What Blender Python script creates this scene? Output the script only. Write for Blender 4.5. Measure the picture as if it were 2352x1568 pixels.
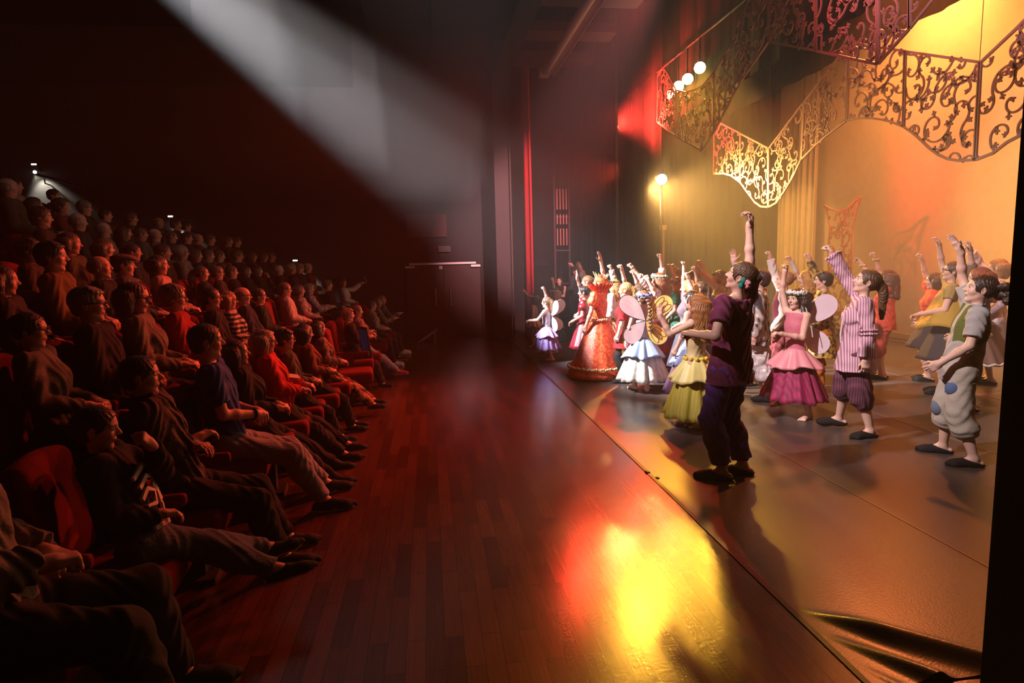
import bpy, math, random
import numpy as np
from mathutils import Matrix, Vector

for _o in list(bpy.data.objects):
    bpy.data.objects.remove(_o)
SC = bpy.context.scene
COL = SC.collection
random.seed(7)
PI = math.pi

# ------------------------------------------------------------------ camera
EYE = np.array([0.0, 0.0, 1.7])
# rows are the hall's axes (X across towards the stage, Y along the stage edge, Z up) seen by the camera
CAM_R = np.array([[0.99123169, 0.04192928, -0.12530629],
                  [-0.12959641, 0.12348977, -0.98384707],
                  [-0.02577795, 0.99145964, 0.12784086]])
FOCAL = 1450.0
cam_d = bpy.data.cameras.new('camera')
cam_d.sensor_width = 36.0
cam_d.lens = FOCAL / 2352 * 36.0
cam_d.clip_start = 0.05
cam_d.clip_end = 200
cam = bpy.data.objects.new('camera', cam_d)
COL.objects.link(cam)
_m = Matrix([list(r) for r in CAM_R]).to_4x4()
_m.translation = Vector(EYE)
cam.matrix_world = _m
SC.camera = cam

# ------------------------------------------------------------------ world, exposure
w = bpy.data.worlds.new('world')
SC.world = w
w.use_nodes = True
w.node_tree.nodes['Background'].inputs[0].default_value = (0.35, 0.4, 0.6, 1)
w.node_tree.nodes['Background'].inputs[1].default_value = 0.0015
SC.view_settings.view_transform = 'Standard'
SC.view_settings.look = 'None'
SC.view_settings.exposure = 0.55
SC.view_settings.gamma = 1.0
SC.view_settings.use_curve_mapping = False
cy = SC.cycles
cy.max_bounces = 5
cy.diffuse_bounces = 2
cy.glossy_bounces = 2
cy.transmission_bounces = 3
cy.volume_bounces = 0
cy.transparent_max_bounces = 12
cy.caustics_reflective = False
cy.caustics_refractive = False
cy.sample_clamp_indirect = 4.0
cy.sample_clamp_direct = 0.0
cy.use_denoising = True
cy.adaptive_threshold = 0.04
cy.light_sampling_threshold = 0.03
try:
    cy.denoiser = 'OPENIMAGEDENOISE'
except Exception:
    pass


def light(name, typ, loc, target, power, color, size=0.1, angle=40, blend=0.4):
    d = bpy.data.lights.new(name, typ)
    d.energy = power
    d.color = color
    if typ == 'SPOT':
        d.spot_size = math.radians(angle)
        d.spot_blend = blend
        d.shadow_soft_size = size
    elif typ == 'AREA':
        d.size = size
    else:
        d.shadow_soft_size = size
    o = bpy.data.objects.new(name, d)
    COL.objects.link(o)
    o.location = loc
    o.rotation_euler = (Vector(target) - Vector(loc)).to_track_quat('-Z', 'Y').to_euler()
    return o


# ------------------------------------------------------------------ the rig: where every lamp hangs and what it lights
# two follow spots side by side high in the back of the house: their beam is the pale shaft through the haze
light('follow_spot_light', 'SPOT', (-5.25, 8.0, 7.0), (2.4, 9.8, 1.05), 18000, (0.90, 0.92, 1.0), 0.06, 13, 0.5)
light('follow_spot_light', 'SPOT', (-5.26, 7.9, 7.02), (2.9, 7.9, 0.95), 19000, (1.0, 0.91, 0.90), 0.06, 14, 0.6)
# front-of-house lamp on the bridge over the camera: pinkish key on the performers nearer the lens
light('front_light', 'SPOT', (-4.0, 2.6, 7.2), (4.3, 5.9, 1.1), 4800, (1.0, 0.80, 0.80), 0.12, 27, 0.9)
# amber back lights: the four lamps seen over the lattice
for _p, _e in (((5.21, 11.85, 5.18), 850), ((5.21, 12.41, 5.13), 700), ((5.21, 12.88, 5.12), 550), ((5.21, 13.38, 5.08), 420)):
    light('amber_light', 'SPOT', _p, (2.7, 4.6, 0.0), _e, (1.0, 0.47, 0.035), 0.09, 32, 0.6)
light('amber_light', 'SPOT', (6.9, 8.8, 6.0), (4.2, 4.2, 0.0), 950, (1.0, 0.21, 0.05), 0.12, 66, 0.7)
# red back lights and one added low lamp, spilling onto forestage and first rows
light('red_light', 'SPOT', (3.99, 12.9, 4.7), (0.4, 5.6, 0.0), 750, (1.0, 0.045, 0.020), 0.10, 54, 0.7)
light('red_light', 'SPOT', (3.3, 9.0, 5.4), (-1.2, 6.6, 0.6), 1100, (1.0, 0.075, 0.028), 0.15, 56, 0.9)
light('red_light', 'SPOT', (3.99, 12.88, 3.5), (-2.4, 5.5, 1.3), 1600, (1.0, 0.085, 0.028), 0.10, 40, 0.8)  # unseen, added low to stand for red stage bounce on spectators' faces
light('red_light', 'SPOT', (4.3, 14.5, 4.7), (5.6, 14.0, 5.0), 2200, (1.0, 0.05, 0.03), 0.12, 110, 0.8)
# cyclorama wash
light('cyclorama_light', 'SPOT', (7.75, 10.2, 6.9), (9.0, 10.6, 3.0), 1300, (1.0, 0.31, 0.055), 0.3, 120, 0.9)
light('cyclorama_light', 'SPOT', (7.75, 6.6, 6.9), (9.0, 7.2, 2.6), 900, (1.0, 0.30, 0.08), 0.3, 110, 0.9)
# unseen amber lamp added high in the far wing to gild the haze there
light('amber_light', 'SPOT', (6.2, 13.2, 6.3), (6.9, 14.6, 1.0), 1500, (1.0, 0.46, 0.09), 0.12, 76, 0.9)
# side light by the second leg
light('side_light', 'SPOT', (4.98, 13.9, 3.22), (6.3, 6.5, 1.5), 3600, (1.0, 0.50, 0.12), 0.10, 80, 0.8)
# lamps added unseen behind the header to lift the house curtain and upper lattice
light('added_curtain_light', 'SPOT', (2.5, 5.5, 5.2), (2.15, 13.2, 2.6), 5500, (1.0, 0.42, 0.42), 0.08, 24, 0.8)
light('red_light', 'SPOT', (2.95, 7.6, 5.1), (5.0, 7.0, 5.15), 170, (1.0, 0.10, 0.11), 0.12, 76, 0.9)
light('added_lattice_light', 'SPOT', (2.3, 3.6, 4.9), (5.0, 5.6, 5.15), 420, (1.0, 0.62, 0.62), 0.10, 50, 0.8)


# ------------------------------------------------------------------ helpers: points, meshes, tags
def ray(px, py):
    return CAM_R @ np.array([(px - 1176) / FOCAL, -(py - 784) / FOCAL, -1.0])


def at_x(px, py, X):
    d = ray(px, py)
    return EYE + d * (X / d[0])


def at_y(px, py, Y):
    d = ray(px, py)
    return EYE + d * (Y / d[1])


def at_floor(px, py, z=0.0):
    d = ray(px, py)
    return EYE + d * ((z - 1.7) / d[2])


def V(*a):
    return np.array(a, float)


def nrm(v):
    v = np.asarray(v, float)
    return v / max(1e-9, np.linalg.norm(v))


def rz(a):
    c, s = math.cos(a), math.sin(a)
    return np.array([[c, -s, 0], [s, c, 0], [0, 0, 1.0]])


def ry(a):
    c, s = math.cos(a), math.sin(a)
    return np.array([[c, 0, s], [0, 1, 0], [-s, 0, c]])


def rx(a):
    c, s = math.cos(a), math.sin(a)
    return np.array([[1, 0, 0], [0, c, -s], [0, s, c]])


def mk_mesh(name, verts, faces, smooth=True):
    me = bpy.data.meshes.new(name)
    verts = np.asarray(verts, np.float32)
    if isinstance(faces, np.ndarray):
        n, k = faces.shape
        me.vertices.add(len(verts))
        me.vertices.foreach_set('co', verts.ravel())
        me.loops.add(n * k)
        me.loops.foreach_set('vertex_index', faces.astype(np.int32).ravel())
        me.polygons.add(n)
        me.polygons.foreach_set('loop_start', np.arange(0, n * k, k, dtype=np.int32))
        me.update(calc_edges=True)
    else:
        me.from_pydata([tuple(map(float, v)) for v in verts], [], faces)
        me.update()
    if smooth:
        me.polygons.foreach_set('use_smooth', np.ones(len(me.polygons), dtype=bool))
    return me


def add_obj(name, me, mats, parent=None, loc=None, yaw=0.0):
    o = bpy.data.objects.new(name, me)
    COL.objects.link(o)
    if me is not None and len(me.materials) == 0:
        for m in (mats if isinstance(mats, (list, tuple)) else [mats]):
            me.materials.append(m)
    if parent is not None:
        o.parent = parent
    if loc is not None:
        o.location = [float(v) for v in loc]
    o.rotation_euler = (0, 0, yaw)
    return o


def tag(o, label, cat, group=None, kind=None):
    o['label'] = label
    o['category'] = cat
    if group:
        o['group'] = group
    if kind:
        o['kind'] = kind
    return o


def struct(o, label=None, cat=None):
    o['kind'] = 'structure'
    if label:
        o['label'] = label
        o['category'] = cat
    return o


def empty(name, loc, yaw=0.0):
    o = bpy.data.objects.new(name, None)
    o.empty_display_size = 0.1
    COL.objects.link(o)
    o.location = [float(v) for v in loc]
    o.rotation_euler = (0, 0, yaw)
    return o


class MB:
    """collects simple solids into one mesh"""

    def __init__(self):
        self.v, self.f = [], []

    def add(self, v, f):
        b = len(self.v)
        self.v += [tuple(map(float, p)) for p in v]
        self.f += [tuple(i + b for i in q) for q in f]

    def box(self, lo, hi, R=None, c=None):
        x0, y0, z0 = lo
        x1, y1, z1 = hi
        v = [(x, y, z) for x in (x0, x1) for y in (y0, y1) for z in (z0, z1)]
        if R is not None:
            v = [R @ np.array(p) + c for p in v]
        self.add(v, [(0, 1, 3, 2), (4, 6, 7, 5), (0, 4, 5, 1), (2, 3, 7, 6), (0, 2, 6, 4), (1, 5, 7, 3)])

    def tube(self, pts, r, n=8, closed=False, flat=None):
        pts = [np.asarray(p, float) for p in pts]
        m = len(pts)
        rr = r if isinstance(r, (list, tuple, np.ndarray)) else [r] * m
        rings = []
        prev = None
        for i in range(m):
            t = nrm(pts[(i + 1) % m] - pts[i - 1]) if closed else nrm(pts[min(i + 1, m - 1)] - pts[max(i - 1, 0)])
            ref = prev if prev is not None else (V(0, 0, 1) if abs(t[2]) < .9 else V(1, 0, 0))
            u = nrm(ref - np.dot(ref, t) * t)
            prev = u
            w_ = np.cross(t, u)
            rings.append([pts[i] + rr[i] * (math.cos(2 * PI * k / n) * u + math.sin(2 * PI * k / n) * w_) for k in range(n)])
        f = []
        for i in range(m if closed else m - 1):
            a, b = i * n, ((i + 1) % m) * n
            for k in range(n):
                f.append((a + k, a + (k + 1) % n, b + (k + 1) % n, b + k))
        if not closed:
            f.append(tuple(range(n - 1, -1, -1)))
            f.append(tuple(range((m - 1) * n, m * n)))
        self.add([p for q in rings for p in q], f)

    def ribbon(self, pts, wdt, nrm_v, th):
        """flat bar following pts (cut from sheet), lying in the plane with normal nrm_v"""
        pts = [np.asarray(p, float) for p in pts]
        m = len(pts)
        ww = wdt if isinstance(wdt, (list, tuple, np.ndarray)) else [wdt] * m
        N = nrm(nrm_v) * th / 2
        v, f = [], []
        for i in range(m):
            t = nrm(pts[min(i + 1, m - 1)] - pts[max(i - 1, 0)])
            s = nrm(np.cross(t, nrm_v)) * ww[i] / 2
            v += [pts[i] - s - N, pts[i] + s - N, pts[i] + s + N, pts[i] - s + N]
        for i in range(m - 1):
            a, b = 4 * i, 4 * i + 4
            for k in range(4):
                f.append((a + k, a + (k + 1) % 4, b + (k + 1) % 4, b + k))
        f += [(3, 2, 1, 0), (4 * m - 4, 4 * m - 3, 4 * m - 2, 4 * m - 1)]
        self.add(v, f)

    def cyl(self, a, b, ra, rb=None, n=16):
        self.tube([a, b], [ra, ra if rb is None else rb], n)

    def ball(self, c, r, n=8, sq=(1, 1, 1)):
        v, f = [], []
        for i in range(n // 2 + 1):
            th = PI * i / (n // 2)
            for k in range(n):
                ph = 2 * PI * k / n
                v.append((c[0] + r * sq[0] * math.sin(th) * math.cos(ph), c[1] + r * sq[1] * math.sin(th) * math.sin(ph),
                          c[2] + r * sq[2] * math.cos(th)))
        for i in range(n // 2):
            for k in range(n):
                f.append((i * n + k, (i + 1) * n + k, (i + 1) * n + (k + 1) % n, i * n + (k + 1) % n))
        self.add(v, f)

    def prism(self, poly, axis_pts, th_vec):
        """poly: list of 3-D points of a flat outline, extruded by th_vec"""
        m = len(poly)
        v = [np.asarray(p) for p in poly] + [np.asarray(p) + th_vec for p in poly]
        f = [tuple(range(m - 1, -1, -1)), tuple(range(m, 2 * m))]
        for i in range(m):
            f.append((i, (i + 1) % m, m + (i + 1) % m, m + i))
        self.add(v, f)

    def build(self, name, mats, parent=None, smooth=False, loc=None, yaw=0.0):
        me = mk_mesh(name, self.v, self.f, smooth)
        return add_obj(name, me, mats, parent, loc, yaw)


# ------------------------------------------------------------------ materials
_mats = {}


def _new(name):
    m = bpy.data.materials.new(name)
    m.use_nodes = True
    nt = m.node_tree
    return m, nt, nt.nodes['Principled BSDF'], nt.nodes['Material Output']


def _n(nt, typ, **kw):
    nd = nt.nodes.new(typ)
    for k, v in kw.items():
        setattr(nd, k, v)
    return nd


def c4(c):
    return (c[0], c[1], c[2], 1.0)


def cloth(color, rough=0.85, pattern=None, color2=None, scale=30.0, axis=2, metal=0.0, spec=0.25, alpha=1.0, bump=0.25):
    """woven cloth; pattern: None, 'stripe', 'blotch', 'sequin', 'check'"""
    key = ('cloth', tuple(color), rough, pattern, tuple(color2) if color2 else None, scale, axis, metal, spec, alpha, bump)
    if key in _mats:
        return _mats[key]
    m, nt, b, out = _new('cloth')
    tc = _n(nt, 'ShaderNodeTexCoord')
    b.inputs['Roughness'].default_value = rough
    b.inputs['Metallic'].default_value = metal
    b.inputs['Specular IOR Level'].default_value = spec
    b.inputs['Alpha'].default_value = alpha
    nz = _n(nt, 'ShaderNodeTexNoise')
    nz.inputs['Scale'].default_value = 60.0
    nz.inputs['Detail'].default_value = 3.0
    nt.links.new(tc.outputs['Object'], nz.inputs['Vector'])
    bp = _n(nt, 'ShaderNodeBump')
    bp.inputs['Strength'].default_value = bump
    bp.inputs['Distance'].default_value = 0.01
    nt.links.new(nz.outputs['Fac'], bp.inputs['Height'])
    nt.links.new(bp.outputs['Normal'], b.inputs['Normal'])
    mix = _n(nt, 'ShaderNodeMix', data_type='RGBA')
    c2 = color2 if color2 else tuple(x * 0.8 for x in color)
    mix.inputs['A'].default_value = c4(color)
    mix.inputs['B'].default_value = c4(c2)
    if pattern == 'stripe':
        wv = _n(nt, 'ShaderNodeTexWave', wave_type='BANDS', bands_direction='XYZ'[axis])
        wv.inputs['Scale'].default_value = scale
        wv.inputs['Distortion'].default_value = 0.12
        wv.inputs['Detail'].default_value = 1.0
        nt.links.new(tc.outputs['Object'], wv.inputs['Vector'])
        rmp = _n(nt, 'ShaderNodeMapRange')
        rmp.inputs['From Min'].default_value = 0.35
        rmp.inputs['From Max'].default_value = 0.65
        nt.links.new(wv.outputs['Fac'], rmp.inputs['Value'])
        nt.links.new(rmp.outputs['Result'], mix.inputs['Factor'])
    elif pattern in ('blotch', 'sequin'):
        vo = _n(nt, 'ShaderNodeTexVoronoi' if pattern == 'sequin' else 'ShaderNodeTexNoise')
        vo.inputs['Scale'].default_value = scale
        nt.links.new(tc.outputs['Object'], vo.inputs['Vector'])
        src = vo.outputs['Color'] if pattern == 'sequin' else vo.outputs['Fac']
        rmp = _n(nt, 'ShaderNodeMapRange')
        rmp.inputs['From Min'].default_value = 0.42
        rmp.inputs['From Max'].default_value = 0.58
        nt.links.new(src, rmp.inputs['Value'])
        nt.links.new(rmp.outputs['Result'], mix.inputs['Factor'])
    elif pattern == 'check':
        ck = _n(nt, 'ShaderNodeTexChecker')
        ck.inputs['Scale'].default_value = scale
        nt.links.new(tc.outputs['Object'], ck.inputs['Vector'])
        nt.links.new(ck.outputs['Fac'], mix.inputs['Factor'])
    else:
        n2 = _n(nt, 'ShaderNodeTexNoise')
        n2.inputs['Scale'].default_value = 7.0
        nt.links.new(tc.outputs['Object'], n2.inputs['Vector'])
        nt.links.new(n2.outputs['Fac'], mix.inputs['Factor'])
    nt.links.new(mix.outputs['Result'], b.inputs['Base Color'])
    _mats[key] = m
    return m


def tulle(color, color2, alpha=0.75, scale=9.0, axis=0):
    key = ('tulle', tuple(color), tuple(color2), alpha, scale, axis)
    if key in _mats:
        return _mats[key]
    m, nt, b, out = _new('tulle')
    tc = _n(nt, 'ShaderNodeTexCoord')
    wv = _n(nt, 'ShaderNodeTexWave', wave_type='BANDS', bands_direction='XYZ'[axis])
    wv.inputs['Scale'].default_value = scale
    wv.inputs['Distortion'].default_value = 4.0
    wv.inputs['Detail'].default_value = 2.0
    nt.links.new(tc.outputs['Object'], wv.inputs['Vector'])
    mix = _n(nt, 'ShaderNodeMix', data_type='RGBA')
    mix.inputs['A'].default_value = c4(color)
    mix.inputs['B'].default_value = c4(color2)
    nt.links.new(wv.outputs['Fac'], mix.inputs['Factor'])
    nt.links.new(mix.outputs['Result'], b.inputs['Base Color'])
    b.inputs['Roughness'].default_value = 0.6
    tl = _n(nt, 'ShaderNodeBsdfTranslucent')
    nt.links.new(mix.outputs['Result'], tl.inputs['Color'])
    tr = _n(nt, 'ShaderNodeBsdfTransparent')
    ms = _n(nt, 'ShaderNodeMixShader')
    ms.inputs[0].default_value = 0.4
    nt.links.new(b.outputs[0], ms.inputs[1])
    nt.links.new(tl.outputs[0], ms.inputs[2])
    m2 = _n(nt, 'ShaderNodeMixShader')
    m2.inputs[0].default_value = alpha
    nt.links.new(tr.outputs[0], m2.inputs[1])
    nt.links.new(ms.outputs[0], m2.inputs[2])
    nt.links.new(m2.outputs[0], out.inputs['Surface'])
    _mats[key] = m
    return m


def plain(color, rough=0.5, metal=0.0, spec=0.5, bump=0.0, bscale=40.0, emit=None, estr=0.0):
    key = ('plain', tuple(color), rough, metal, spec, bump, bscale, emit, estr)
    if key in _mats:
        return _mats[key]
    m, nt, b, out = _new('paint')
    tc = _n(nt, 'ShaderNodeTexCoord')
    nz = _n(nt, 'ShaderNodeTexNoise')
    nz.inputs['Scale'].default_value = bscale
    nz.inputs['Detail'].default_value = 4.0
    nt.links.new(tc.outputs['Object'], nz.inputs['Vector'])
    hs = _n(nt, 'ShaderNodeMix', data_type='RGBA')
    hs.inputs['A'].default_value = c4(color)
    hs.inputs['B'].default_value = c4([x * 0.85 for x in color])
    nt.links.new(nz.outputs['Fac'], hs.inputs['Factor'])
    nt.links.new(hs.outputs['Result'], b.inputs['Base Color'])
    b.inputs['Roughness'].default_value = rough
    b.inputs['Metallic'].default_value = metal
    b.inputs['Specular IOR Level'].default_value = spec
    if bump:
        bp = _n(nt, 'ShaderNodeBump')
        bp.inputs['Strength'].default_value = bump
        bp.inputs['Distance'].default_value = 0.01
        nt.links.new(nz.outputs['Fac'], bp.inputs['Height'])
        nt.links.new(bp.outputs['Normal'], b.inputs['Normal'])
    if emit:
        b.inputs['Emission Color'].default_value = c4(emit)
        b.inputs['Emission Strength'].default_value = estr
    _mats[key] = m
    return m


def skin(tone=(0.62, 0.36, 0.26)):
    key = ('skin', tuple(tone))
    if key in _mats:
        return _mats[key]
    m, nt, b, out = _new('skin')
    tc = _n(nt, 'ShaderNodeTexCoord')
    nz = _n(nt, 'ShaderNodeTexNoise')
    nz.inputs['Scale'].default_value = 14.0
    nt.links.new(tc.outputs['Object'], nz.inputs['Vector'])
    mix = _n(nt, 'ShaderNodeMix', data_type='RGBA')
    mix.inputs['A'].default_value = c4(tone)
    mix.inputs['B'].default_value = c4((tone[0] * .95, tone[1] * .82, tone[2] * .78))
    nt.links.new(nz.outputs['Fac'], mix.inputs['Factor'])
    nt.links.new(mix.outputs['Result'], b.inputs['Base Color'])
    b.inputs['Roughness'].default_value = 0.5
    b.inputs['Specular IOR Level'].default_value = 0.35
    _mats[key] = m
    return m


def hairm(color, color2=None):
    key = ('hair', tuple(color), color2)
    if key in _mats:
        return _mats[key]
    m, nt, b, out = _new('hair')
    tc = _n(nt, 'ShaderNodeTexCoord')
    mp = _n(nt, 'ShaderNodeMapping')
    mp.inputs['Scale'].default_value = (60, 60, 6)
    nt.links.new(tc.outputs['Object'], mp.inputs['Vector'])
    nz = _n(nt, 'ShaderNodeTexNoise')
    nz.inputs['Scale'].default_value = 2.0
    nz.inputs['Detail'].default_value = 3.0
    nt.links.new(mp.outputs['Vector'], nz.inputs['Vector'])
    mix = _n(nt, 'ShaderNodeMix', data_type='RGBA')
    mix.inputs['A'].default_value = c4([x * .55 for x in color])
    mix.inputs['B'].default_value = c4([min(1, x * 1.5) for x in color])
    nt.links.new(nz.outputs['Fac'], mix.inputs['Factor'])
    nt.links.new(mix.outputs['Result'], b.inputs['Base Color'])
    b.inputs['Roughness'].default_value = 0.42
    bp = _n(nt, 'ShaderNodeBump')
    bp.inputs['Strength'].default_value = 0.6
    bp.inputs['Distance'].default_value = 0.01
    nt.links.new(nz.outputs['Fac'], bp.inputs['Height'])
    nt.links.new(bp.outputs['Normal'], b.inputs['Normal'])
    _mats[key] = m
    return m


# ------------------------------------------------------------------ smooth solids: distance fields meshed by surface nets
def C(a, b, ra, rb=None, k=.02, cap=False):
    return ('c', np.asarray(a, float), np.asarray(b, float), ra, ra if rb is None else rb, k, cap)


def E_(c, r, R=None, k=.03, op=1):
    return ('e', np.asarray(c, float), np.asarray(r, float), np.eye(3) if R is None else R, k, op)


def B_(c, hlf, rad, R=None, k=.02, op=1):
    return ('b', np.asarray(c, float), np.asarray(hlf, float), rad, np.eye(3) if R is None else R, k, op)


def PL(p, n):
    return ('p', np.asarray(p, float), nrm(n))


def NZ(fn):
    return ('n', fn)


def _bb(p):
    if p[0] == 'c':
        a, b, ra, rb = p[1:5]
        return np.minimum(a - ra, b - rb), np.maximum(a + ra, b + rb)
    if p[0] == 'e':
        e = np.abs(p[3].T) @ p[2]
        return p[1] - e, p[1] + e
    e = np.abs(p[4].T) @ (p[2] + p[3])
    return p[1] - e, p[1] + e


def solid(ops, h):
    los, his = [], []
    for p in ops:
        if p[0] in 'ceb' and not (p[0] in 'eb' and p[-1] < 0):
            lo, hi = _bb(p)
            los.append(lo)
            his.append(hi)
    lo = np.min(los, 0) - 3 * h - .01
    hi = np.max(his, 0) + 3 * h + .01
    n = np.ceil((hi - lo) / h).astype(int) + 1
    F = np.full(n, 1.0, np.float32)
    ax = [(lo[i] + h * np.arange(n[i])).astype(np.float32) for i in range(3)]
    for p in ops:
        t = p[0]
        if t == 'p':
            d = (ax[0][:, None, None] - p[1][0]) * p[2][0] + (ax[1][None, :, None] - p[1][1]) * p[2][1] + (ax[2][None, None, :] - p[1][2]) * p[2][2]
            np.maximum(F, d.astype(np.float32), out=F)
            continue
        if t == 'n':
            ii = np.nonzero(np.abs(F) < 4 * h + .012)
            F[ii] += p[1](ax[0][ii[0]], ax[1][ii[1]], ax[2][ii[2]]).astype(np.float32)
            continue
        k = p[5] if t == 'c' else (p[4] if t == 'e' else p[5])
        blo, bhi = _bb(p)
        m = k + 3 * h
        i0 = np.maximum(0, np.floor((blo - m - lo) / h).astype(int))
        i1 = np.minimum(n, np.ceil((bhi + m - lo) / h).astype(int) + 1)
        if np.any(i1 <= i0):
            continue
        sl = tuple(slice(i0[q], i1[q]) for q in range(3))
        x = ax[0][sl[0]][:, None, None]
        y = ax[1][sl[1]][None, :, None]
        z = ax[2][sl[2]][None, None, :]
        if t == 'c':
            a, b, ra, rb = p[1:5]
            ba = b - a
            L2 = float(ba @ ba) + 1e-12
            tt = ((x - a[0]) * ba[0] + (y - a[1]) * ba[1] + (z - a[2]) * ba[2]) / L2
            tc = np.clip(tt, 0, 1)
            d = np.sqrt((x - a[0] - tc * ba[0]) ** 2 + (y - a[1] - tc * ba[1]) ** 2 + (z - a[2] - tc * ba[2]) ** 2) - (ra + (rb - ra) * tc)
            if p[6]:
                d = np.maximum(d, (tt - 1) * math.sqrt(L2))
            op = 1
        else:
            R = p[3] if t == 'e' else p[4]
            dx, dy, dz = x - p[1][0], y - p[1][1], z - p[1][2]
            q = [R[i, 0] * dx + R[i, 1] * dy + R[i, 2] * dz for i in range(3)]
            op = p[-1]
            if t == 'e':
                r = p[2]
                k0 = np.sqrt(sum((q[i] / r[i]) ** 2 for i in range(3)))
                k1 = np.sqrt(sum((q[i] / r[i] ** 2) ** 2 for i in range(3))) + 1e-9
                d = k0 * (k0 - 1) / k1
            else:
                qq = [np.abs(q[i]) - p[2][i] for i in range(3)]
                d = np.sqrt(sum(np.maximum(v, 0) ** 2 for v in qq)) + np.minimum(np.maximum(np.maximum(qq[0], qq[1]), qq[2]), 0) - p[3]
        S = F[sl]
        if op > 0:
            hh = np.clip(.5 + .5 * (S - d) / k, 0, 1)
            F[sl] = S * (1 - hh) + d * hh - k * hh * (1 - hh)
        else:
            hh = np.clip(.5 - .5 * (S + d) / k, 0, 1)
            F[sl] = S * (1 - hh) - d * hh + k * hh * (1 - hh)
    return surface_net(F, lo, h)


def surface_net(F, lo, h):
    s = F < 0
    n = np.array(F.shape)
    cnt = np.zeros(n - 1, np.int8)
    for i in (0, 1):
        for j in (0, 1):
            for k in (0, 1):
                cnt += s[i:n[0] - 1 + i, j:n[1] - 1 + j, k:n[2] - 1 + k]
    act = (cnt > 0) & (cnt < 8)
    I, J, K = np.nonzero(act)
    N = len(I)
    idx = np.full(n - 1, -1, np.int32)
    idx[I, J, K] = np.arange(N)
    cor = [(i, j, k) for i in (0, 1) for j in (0, 1) for k in (0, 1)]
    fv = {c: F[I + c[0], J + c[1], K + c[2]] for c in cor}
    acc = np.zeros((N, 3), np.float32)
    num = np.zeros(N, np.float32)
    for c in cor:
        for a in range(3):
            if c[a] == 0:
                c2 = list(c)
                c2[a] = 1
                f0, f1 = fv[c], fv[tuple(c2)]
                m = (f0 < 0) != (f1 < 0)
                t = np.where(m, f0 / np.where(m, f0 - f1, 1), 0)
                P = np.array(c, np.float32)[None, :].repeat(N, 0)
                P[:, a] = t
                acc += P * m[:, None]
                num += m
    verts = (acc / num[:, None] + np.stack([I, J, K], 1)) * h + lo
    faces = []
    for a in range(3):
        b, c = (a + 1) % 3, (a + 2) % 3
        s0 = [slice(None)] * 3
        s1 = [slice(None)] * 3
        s0[a] = slice(0, n[a] - 1)
        s1[a] = slice(1, n[a])
        A, Bm = s[tuple(s0)], s[tuple(s1)]
        D = A != Bm
        idxs = np.array(np.nonzero(D))
        ok = (idxs[b] > 0) & (idxs[c] > 0) & (idxs[b] < n[b] - 1) & (idxs[c] < n[c] - 1)
        idxs = idxs[:, ok]
        flip = A[tuple(idxs)]

        def g(db, dc):
            q = idxs.copy()
            q[b] += db
            q[c] += dc
            return idx[tuple(q)]
        q4 = np.stack([g(-1, -1), g(0, -1), g(0, 0), g(-1, 0)], 1)
        q4[~flip] = q4[~flip][:, ::-1]
        faces.append(q4)
    return verts.astype(np.float32), np.concatenate(faces)


# ------------------------------------------------------------------ people
def ik(a, t, l1, l2, pole):
    d = t - a
    L = float(np.linalg.norm(d))
    n = d / max(L, 1e-6)
    L = min(max(L, abs(l1 - l2) + .01), (l1 + l2) * .998)
    t = a + n * L
    x = (l1 * l1 - l2 * l2 + L * L) / (2 * L)
    hg = math.sqrt(max(l1 * l1 - x * x, 0))
    p = pole - np.dot(pole, n) * n
    p = nrm(p) if np.linalg.norm(p) > 1e-5 else V(0, 0, 0)
    return a + n * x + p * hg, t


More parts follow.
